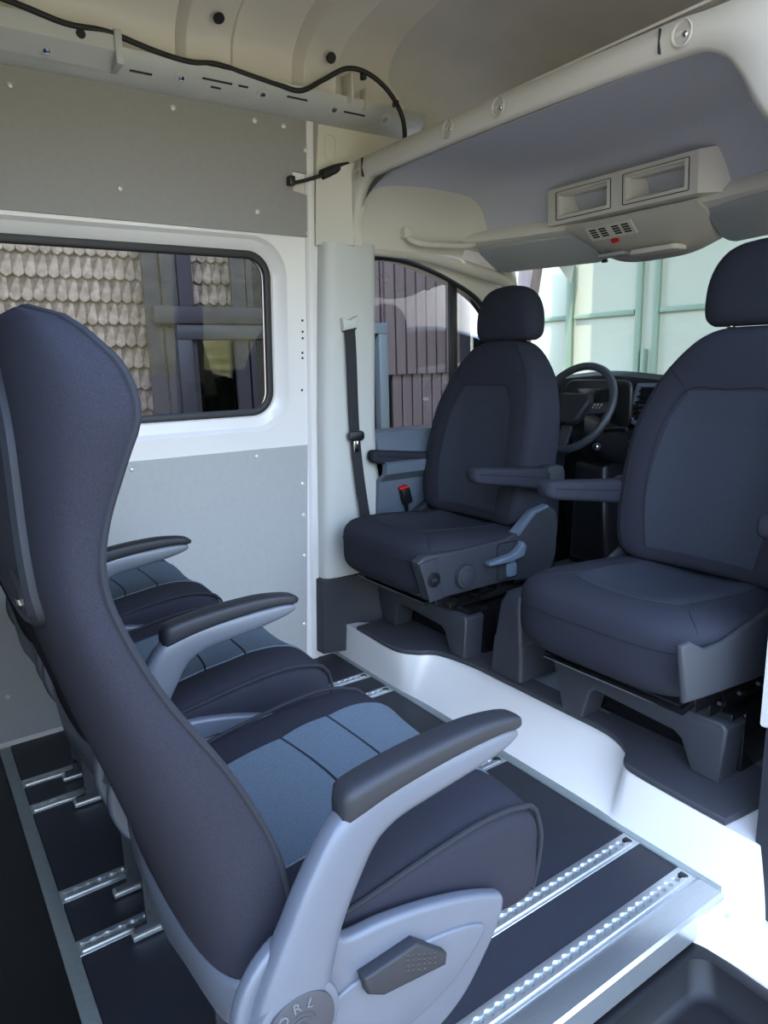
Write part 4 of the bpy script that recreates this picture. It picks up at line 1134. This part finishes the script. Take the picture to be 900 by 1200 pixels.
# ------------------------------------------------------------------ front seats (turned to face the rear)
def front_seat(cx, label, driver):
    t = thing('swivel_seat', label, 'seat', (cx, 1.62, .16), 'two swivelled front seats')
    wk = 1.04 if driver else 1.03; sh = 0 if driver else -.022
    # cushion
    CT = [(1.255, .545, .470, .10), (1.262, .572, .445, .165), (1.28, .590, .425, .21), (1.31, .602, .412, .24), (1.36, .609, .408, .258), (1.45, .606, .418, .266), (1.55, .597, .43, .268), (1.65, .590, .44, .266), (1.75, .59, .45, .262), (1.80, .59, .46, .25), (1.82, .57, .48, .23)]
    def cf(y, a):
        zt, zb, hw = interp(CT, y); hw *= wk; c, s = cs(a, .42)
        x = hw*sgp(c, .42); z = (zt+zb)/2+(zt-zb)/2*sgp(s, .42)
        if s > 0: z -= .020*(1-min(abs(x)/.15, 1)**2)*min(1, max(0, (y-1.33)/.1))*min(1, s*3)
        return (cx+sh+x, y, z)
    bm_ = nb(); rings(bm_, cf, [1.255, 1.257, 1.26, 1.266]+lsp(1.275, 1.81, 50)+[1.82], 80); tr = bvh(bm_)
    cu = obj('seat_cushion', bm_, M_cabfab, t, ang=80)
    D = (0, 0, -1)
    obj('seat_insert', patch(tr, lambda u, v: (cx+(2*u-1)*(.145+.02*math.sin(v*PI)), 1.375+.40*v-.035*(1-(2*u-1)**2)*(1-v), 1.0), D, .0015, 26, 26, .004), M_cabins, cu)
    for s_ in (-1, 1):
        obj('seam', seam(tr, [(cx+s_*.25, 1.31, 1), (cx+s_*.175, 1.37, 1), (cx+s_*.165, 1.5, 1), (cx+s_*.155, 1.76, 1)], D, .0018), M_pipe, cu)
    pts = []
    for a_ in lsp(-1.25, 1.25, 30): pts.append((cx+.30*math.sin(a_), 1.5, .535))
    q = project(tr, [(cx+x, 1.5-.6, .535) for x in lsp(-.24, .24, 30)], (0, 1, 0), .0003)
    b = nb()
    if len(q) > 3: tube(b, q, .0018, 6)
    obj('front_seam', b, M_pipe, cu)
    # backrest
    BT = [(.585, .20, 1.735, .055), (.60, .235, 1.735, .065), (.65, .262, 1.742, .072), (.75, .275, 1.760, .073), (.85, .276, 1.782, .072), (.95, .266, 1.803, .069), (1.02, .247, 1.818, .066), (1.08, .222, 1.831, .063), (1.13, .188, 1.841, .058), (1.17, .150, 1.849, .053), (1.195, .118, 1.853, .045), (1.212, .080, 1.857, .030), (1.217, .045, 1.859, .014)]
    def bf(z, a):
        hw, yc, hy = interp(BT, z); hy *= 1.22; yc += .012; c, s = cs(a, .36)
        x = hw*sgp(c, .36); y = yc+hy*sgp(s, .36)
        if s < 0:
            k = min(1, abs(s)*3)*max(0, min(1, (1.12-z)/.15))
            y += (.022*(1-min(abs(x)/.17, 1)**3) - .012*min(1, max(0, abs(x)-.17)/.07))*k
        return (cx+x, y, z)
    bm_ = nb(); rings(bm_, bf, lsp(.585, 1.205, 64)+[1.209, 1.213, 1.2155, 1.217], 84); tr = bvh(bm_)
    bk = obj('backrest', bm_, M_cabfab, t, ang=80)
    D = (0, 1, 0)
    def bi(u, v):
        z = .63+.425*v; w = .150+.022*math.sin(min(v, .8)/.8*PI) if v < .82 else .150+.022*math.sin(PI)-(.045*((v-.82)/.18)**1.0)
        return (cx+(2*u-1)*w, 1.0, z)
    obj('back_insert', patch(tr, bi, D, .0012, 28, 40, .004), M_cabins, bk)
    loop_ = [(cx-.155, 0, .63), (cx-.172, 0, .75), (cx-.176, 0, .85), (cx-.165, 0, .96), (cx-.112, 0, 1.057), (cx, 0, 1.06), (cx+.112, 0, 1.057), (cx+.165, 0, .96), (cx+.176, 0, .85), (cx+.172, 0, .75), (cx+.155, 0, .63)]
    obj('seam', seam(tr, [(x, 1.0, z) for x, y, z in loop_], D, .0022, sm=6), M_pipe, bk)
    for s_ in (-1, 1):
        obj('seam', seam(tr, [(cx+s_*.118, 1.0, 1.058), (cx+s_*.150, 1.0, 1.09), (cx+s_*.20, 1.0, 1.12)], D, .0018), M_pipe, bk)
        q = [bf(z, (-.80 if s_ > 0 else PI+.80)) for z in lsp(.62, 1.19, 40)]
        b = nb(); tube(b, q, .0022, 6); obj('seam', b, M_pipe, bk)
    # headrest
    HT = [(1.235, .118, .030), (1.243, .132, .042), (1.26, .142, .050), (1.30, .143, .054), (1.34, .137, .054), (1.375, .122, .050), (1.40, .100, .044), (1.415, .075, .034), (1.424, .045, .020), (1.427, .02, .008)]
    def hf(z, a):
        hw, hy = interp(HT, z); c, s = cs(a, .5)
        return (cx+.012+hw*sgp(c, .5), 1.875+hy*sgp(s, .55)+.02*(z-1.33), z-.022 if driver else z-.015+(z-1.235)*.10)
    b = nb(); rings(b, hf, lsp(1.235, 1.427, 36), 48); hr = obj('headrest', b, M_cabfab, t, ang=80)
    for s_ in (-1, 1):
        b = nb(); cyl(b, (cx+s_*.055, 1.855, 1.19), (0, 0, 1), .006, .06, 12); obj('headrest_post', b, M_chrome, hr)
        b = nb(); cyl(b, (cx+s_*.055, 1.855, 1.208), (0, 0, 1), .012, .010, 16, .003); obj('post_collar', b, M_blk, hr)
    # armrests
    for s_ in (-1, 1):
        xa = cx+s_*(.31 if s_ > 0 else .285)
        AT = [(1.400, .806, .018, .014), (1.405, .806, .024, .020), (1.42, .804, .028, .025), (1.50, .793, .029, .028), (1.62, .777, .030, .032), (1.70, .766, .031, .036), (1.735, .762, .030, .036), (1.745, .760, .026, .030)]
        sy = (.05 if s_ < 0 else .02) if driver else 0
        AT = [(q[0]+sy*max(0, (1.745-q[0])/.345),)+q[1:] for q in AT]
        def af(y, a):
            z, w, h = interp(AT, y); return (xa+w*sgp(math.cos(a), .5), y, z+h*sgp(math.sin(a), .5))
        b = nb(); rings(b, af, lsp(AT[0][0], 1.745, 30), 28); ao = obj('armrest', b, M_cabfab, t, ang=70)
        for k_ in (-1, 1):
            q = [(xa+interp(AT, y)[1]*1.0*k_, y, interp(AT, y)[0]+.006) for y in lsp(AT[2][0], 1.74, 16)]
            b = nb(); tube(b, q, .0018, 6); obj('armrest_seam', b, M_pipe, ao)
        b = nb(); prism(b, rrect(1.735, 1.83, .722, .800, .03), 'x', min(cx+s_*.270, cx+s_*.33), max(cx+s_*.270, cx+s_*.33), .010, 3); obj('armrest_hinge', b, M_mdpl, ao)
    # side covers: (y,z) profile
    for s_ in (-1, 1):
        x0 = cx+s_*.245; x1 = cx+s_*(.285 if driver else .262)
        if driver and s_ == 1:
            P = [(1.235, .555), (1.262, .572), (1.40, .568), (1.60, .572), (1.66, .590), (1.745, .650), (1.79, .658), (1.835, .640), (1.85, .60), (1.845, .48), (1.80, .40), (1.60, .425), (1.35, .425), (1.275, .430)]
        elif s_ == 1:
            P = [(1.205, .590), (1.24, .592), (1.295, .562), (1.36, .560), (1.60, .600), (1.76, .655), (1.82, .645), (1.84, .55), (1.80, .42), (1.50, .432), (1.30, .450), (1.235, .458)]
        else:
            P = [(1.35, .50), (1.40, .54), (1.60, .56), (1.76, .64), (1.83, .63), (1.84, .5), (1.78, .42), (1.45, .43)]
        b = nb(); prism(b, P, 'x', min(x0, x1), max(x0, x1), .009, 4); sc = obj('side_cover', b, M_mdpl, t, ang=45)
        if driver and s_ == 1:
            xo = x1
            b = nb(); prism(b, [(1.238, .552), (1.305, .562), (1.33, .428), (1.275, .424)], 'x', xo-.004, xo+.006, .004, 3); pf = obj('switch_plate', b, M_mdpl, sc)
            b = nb(); cyl(b, (xo+.004, 1.29, .495), (1, 0, 0), .024, .006, 28, .002); k1 = obj('lumbar_switch', b, M_blk, sc)
            b = nb(); prism(b, rrect(1.278, 1.302, .488, .502, .004), 'x', xo+.009, xo+.013, .001); obj('rocker', b, M_dkpl, k1)
            b = nb(); cyl(b, (xo, 1.415, .483), (1, 0, 0), .038, .020, 36, .006); k2 = obj('adjuster_knob', b, M_mdpl, sc)
            b = nb(); cyl(b, (xo+.019, 1.415, .483), (1, 0, 0), .029, .004, 36, .002); obj('knob_face', b, M_mdpl, k2)
            b = nb(); prism(b, [(1.495, .515), (1.50, .503), (1.60, .500), (1.655, .512), (1.665, .545), (1.65, .56), (1.625, .535), (1.60, .525)], 'x', xo+.004, xo+.034, .006, 3); obj('recline_lever', b, M_armblue, sc, label='blue grey lever')
            b = nb(); prism(b, [(1.64, .585), (1.72, .648), (1.79, .662), (1.80, .652), (1.735, .638), (1.655, .572)], 'x', xo-.030, xo+.004, .003); obj('cover_rim', b, M_armblue, sc)
            b = nb(); prism(b, rrect(1.60, 1.645, .44, .49, .012), 'x', xo-.004, xo+.008, .004, 3); obj('belt_bolt_cover', b, M_armblue, sc)
            b = nb(); tube(b, [(xo+.001, y, z) for y, z in rrect(1.56, 1.65, .435, .56, .012, 4)], .0016, 6, True); obj('cover_groove', b, M_blk, sc)
    # slide rails and swivel plate
    for s_ in (-1, 1): b = nb(); box(b, cx+s_*.19-.02, cx+s_*.19+.02, 1.36, 1.90, .375, .415, .004); obj('slide_rail', b, M_blkm, t)
    b = nb(); box(b, cx-.21, cx+.21, 1.42, 1.86, .345, .378, .006); cyl(b, (cx, 1.64, .350), (0, 0, 1), .205, .02, 40); obj('swivel_plate', b, M_blkm, t)
    b = nb(); tube(b, [(cx-.20, 1.36, .395), (cx-.20, 1.33, .385), (cx+.20, 1.33, .385), (cx+.20, 1.36, .395)], .008, 8); obj('slide_bar', b, M_blkm, t)
    b = nb()
    for k in range(5):
        tube(b, [(cx+.24, 1.40+.08*k, .40), (cx+.23, 1.44+.08*k, .385), (cx+.20, 1.48+.08*k, .398)], .005, 6, sm=4)
    obj('wiring', b, M_blk, t)
    return t
def pedestal(cx, label):
    """cover bracket under the seat: inverted U front, black box body"""
    t = thing('seat_pedestal', label, 'seat base', (cx, 1.65, .164), 'bases under the front seats')
    b = nb()
    box(b, cx-.20, cx+.205, 1.55, 1.86, .164, .322, .008)
    obj('base_box', b, M_blkm, t)
    P = [(cx-.275, .305), (cx-.255, .318), (cx+.235, .318), (cx+.248, .305), (cx+.235, .164), (cx+.165, .164), (cx+.135, .235), (cx+.115, .248), (cx-.125, .262), (cx-.140, .250), (cx-.165, .164), (cx-.235, .164)]
    b = nb(); prism(b, P, 'y', 1.465, 1.55, .008, 3); obj('front_cover', b, M_mdpl2, t, ang=45)
    b = nb(); box(b, cx+.205, cx+.245, 1.55, 1.80, .164, .335, .008); obj('side_plate', b, M_blkm, t)
    b = nb(); box(b, cx-.26, cx+.25, 1.48, 1.56, .323, .342, .004); obj('front_rail', b, M_blkm, t)
    b = nb(); cyl(b, (cx-.20, 1.475, .328), (0, -1, 0), .012, .025, 16, .003); obj('stop_bolt', b, M_mdpl, t)
    return t
M_mdpl2 = mat('seat_base_plastic', (54, 56, 62), .5, bump=.15, bscale=900)
DX, PX = -1.915, -1.005
front_seat(DX, 'dark swivel seat with side controls on the driver side, by the left pillar', True)
pedestal(DX-.01, 'black seat base under the driver seat beside the left pillar foot')
front_seat(PX, 'dark swivel seat on the passenger side, cut by the right picture edge', False)
pedestal(PX-.02, 'black seat base under the passenger seat at the right')
# tower cover between the seats
tw = thing('lever_tower', 'dark grey plastic tower cover between the two front seats', 'plastic cover', (-1.50, 1.56, .164))
b = nb()
rr_ = []
for z, x0, x1, y0, y1 in ((.164, -1.585, -1.445, 1.485, 1.68), (.28, -1.575, -1.45, 1.49, 1.67), (.285, -1.57, -1.455, 1.492, 1.665), (.40, -1.555, -1.47, 1.50, 1.64), (.43, -1.545, -1.475, 1.515, 1.62), (.437, -1.535, -1.485, 1.53, 1.60)):
    rr_.append([b.verts.new((x, y, z)) for x, y in rrect(x0, x1, y0, y1, .014, 4)])
skin(b, rr_); obj('cover_body', b, M_mdpl2, tw, ang=35)
b = nb(); tube(b, [(-1.44, 1.60, .27), (-1.425, 1.58, .265)], .006, 8); obj('screw', b, M_chrome, tw)
# belt buckle
bk_ = thing('belt_buckle', 'black belt buckle with red release button behind the driver cushion', 'belt buckle', (-2.21, 1.62, .60))
b = nb(); box(b, -2.225, -2.195, 1.60, 1.64, .60, .665, .006, rot=Matrix.Rotation(.25, 3, 'X')); obj('buckle_body', b, M_blk, bk_)
b = nb(); box(b, -2.222, -2.198, 1.588, 1.625, .662, .674, .003, rot=Matrix.Rotation(.25, 3, 'X')); obj('release_button', b, M_red, bk_, label='red button')
b = nb(); tube(b, [(-2.21, 1.625, .605), (-2.225, 1.635, .57), (-2.235, 1.64, .54)], .007, 8); obj('stalk', b, M_blk, bk_)
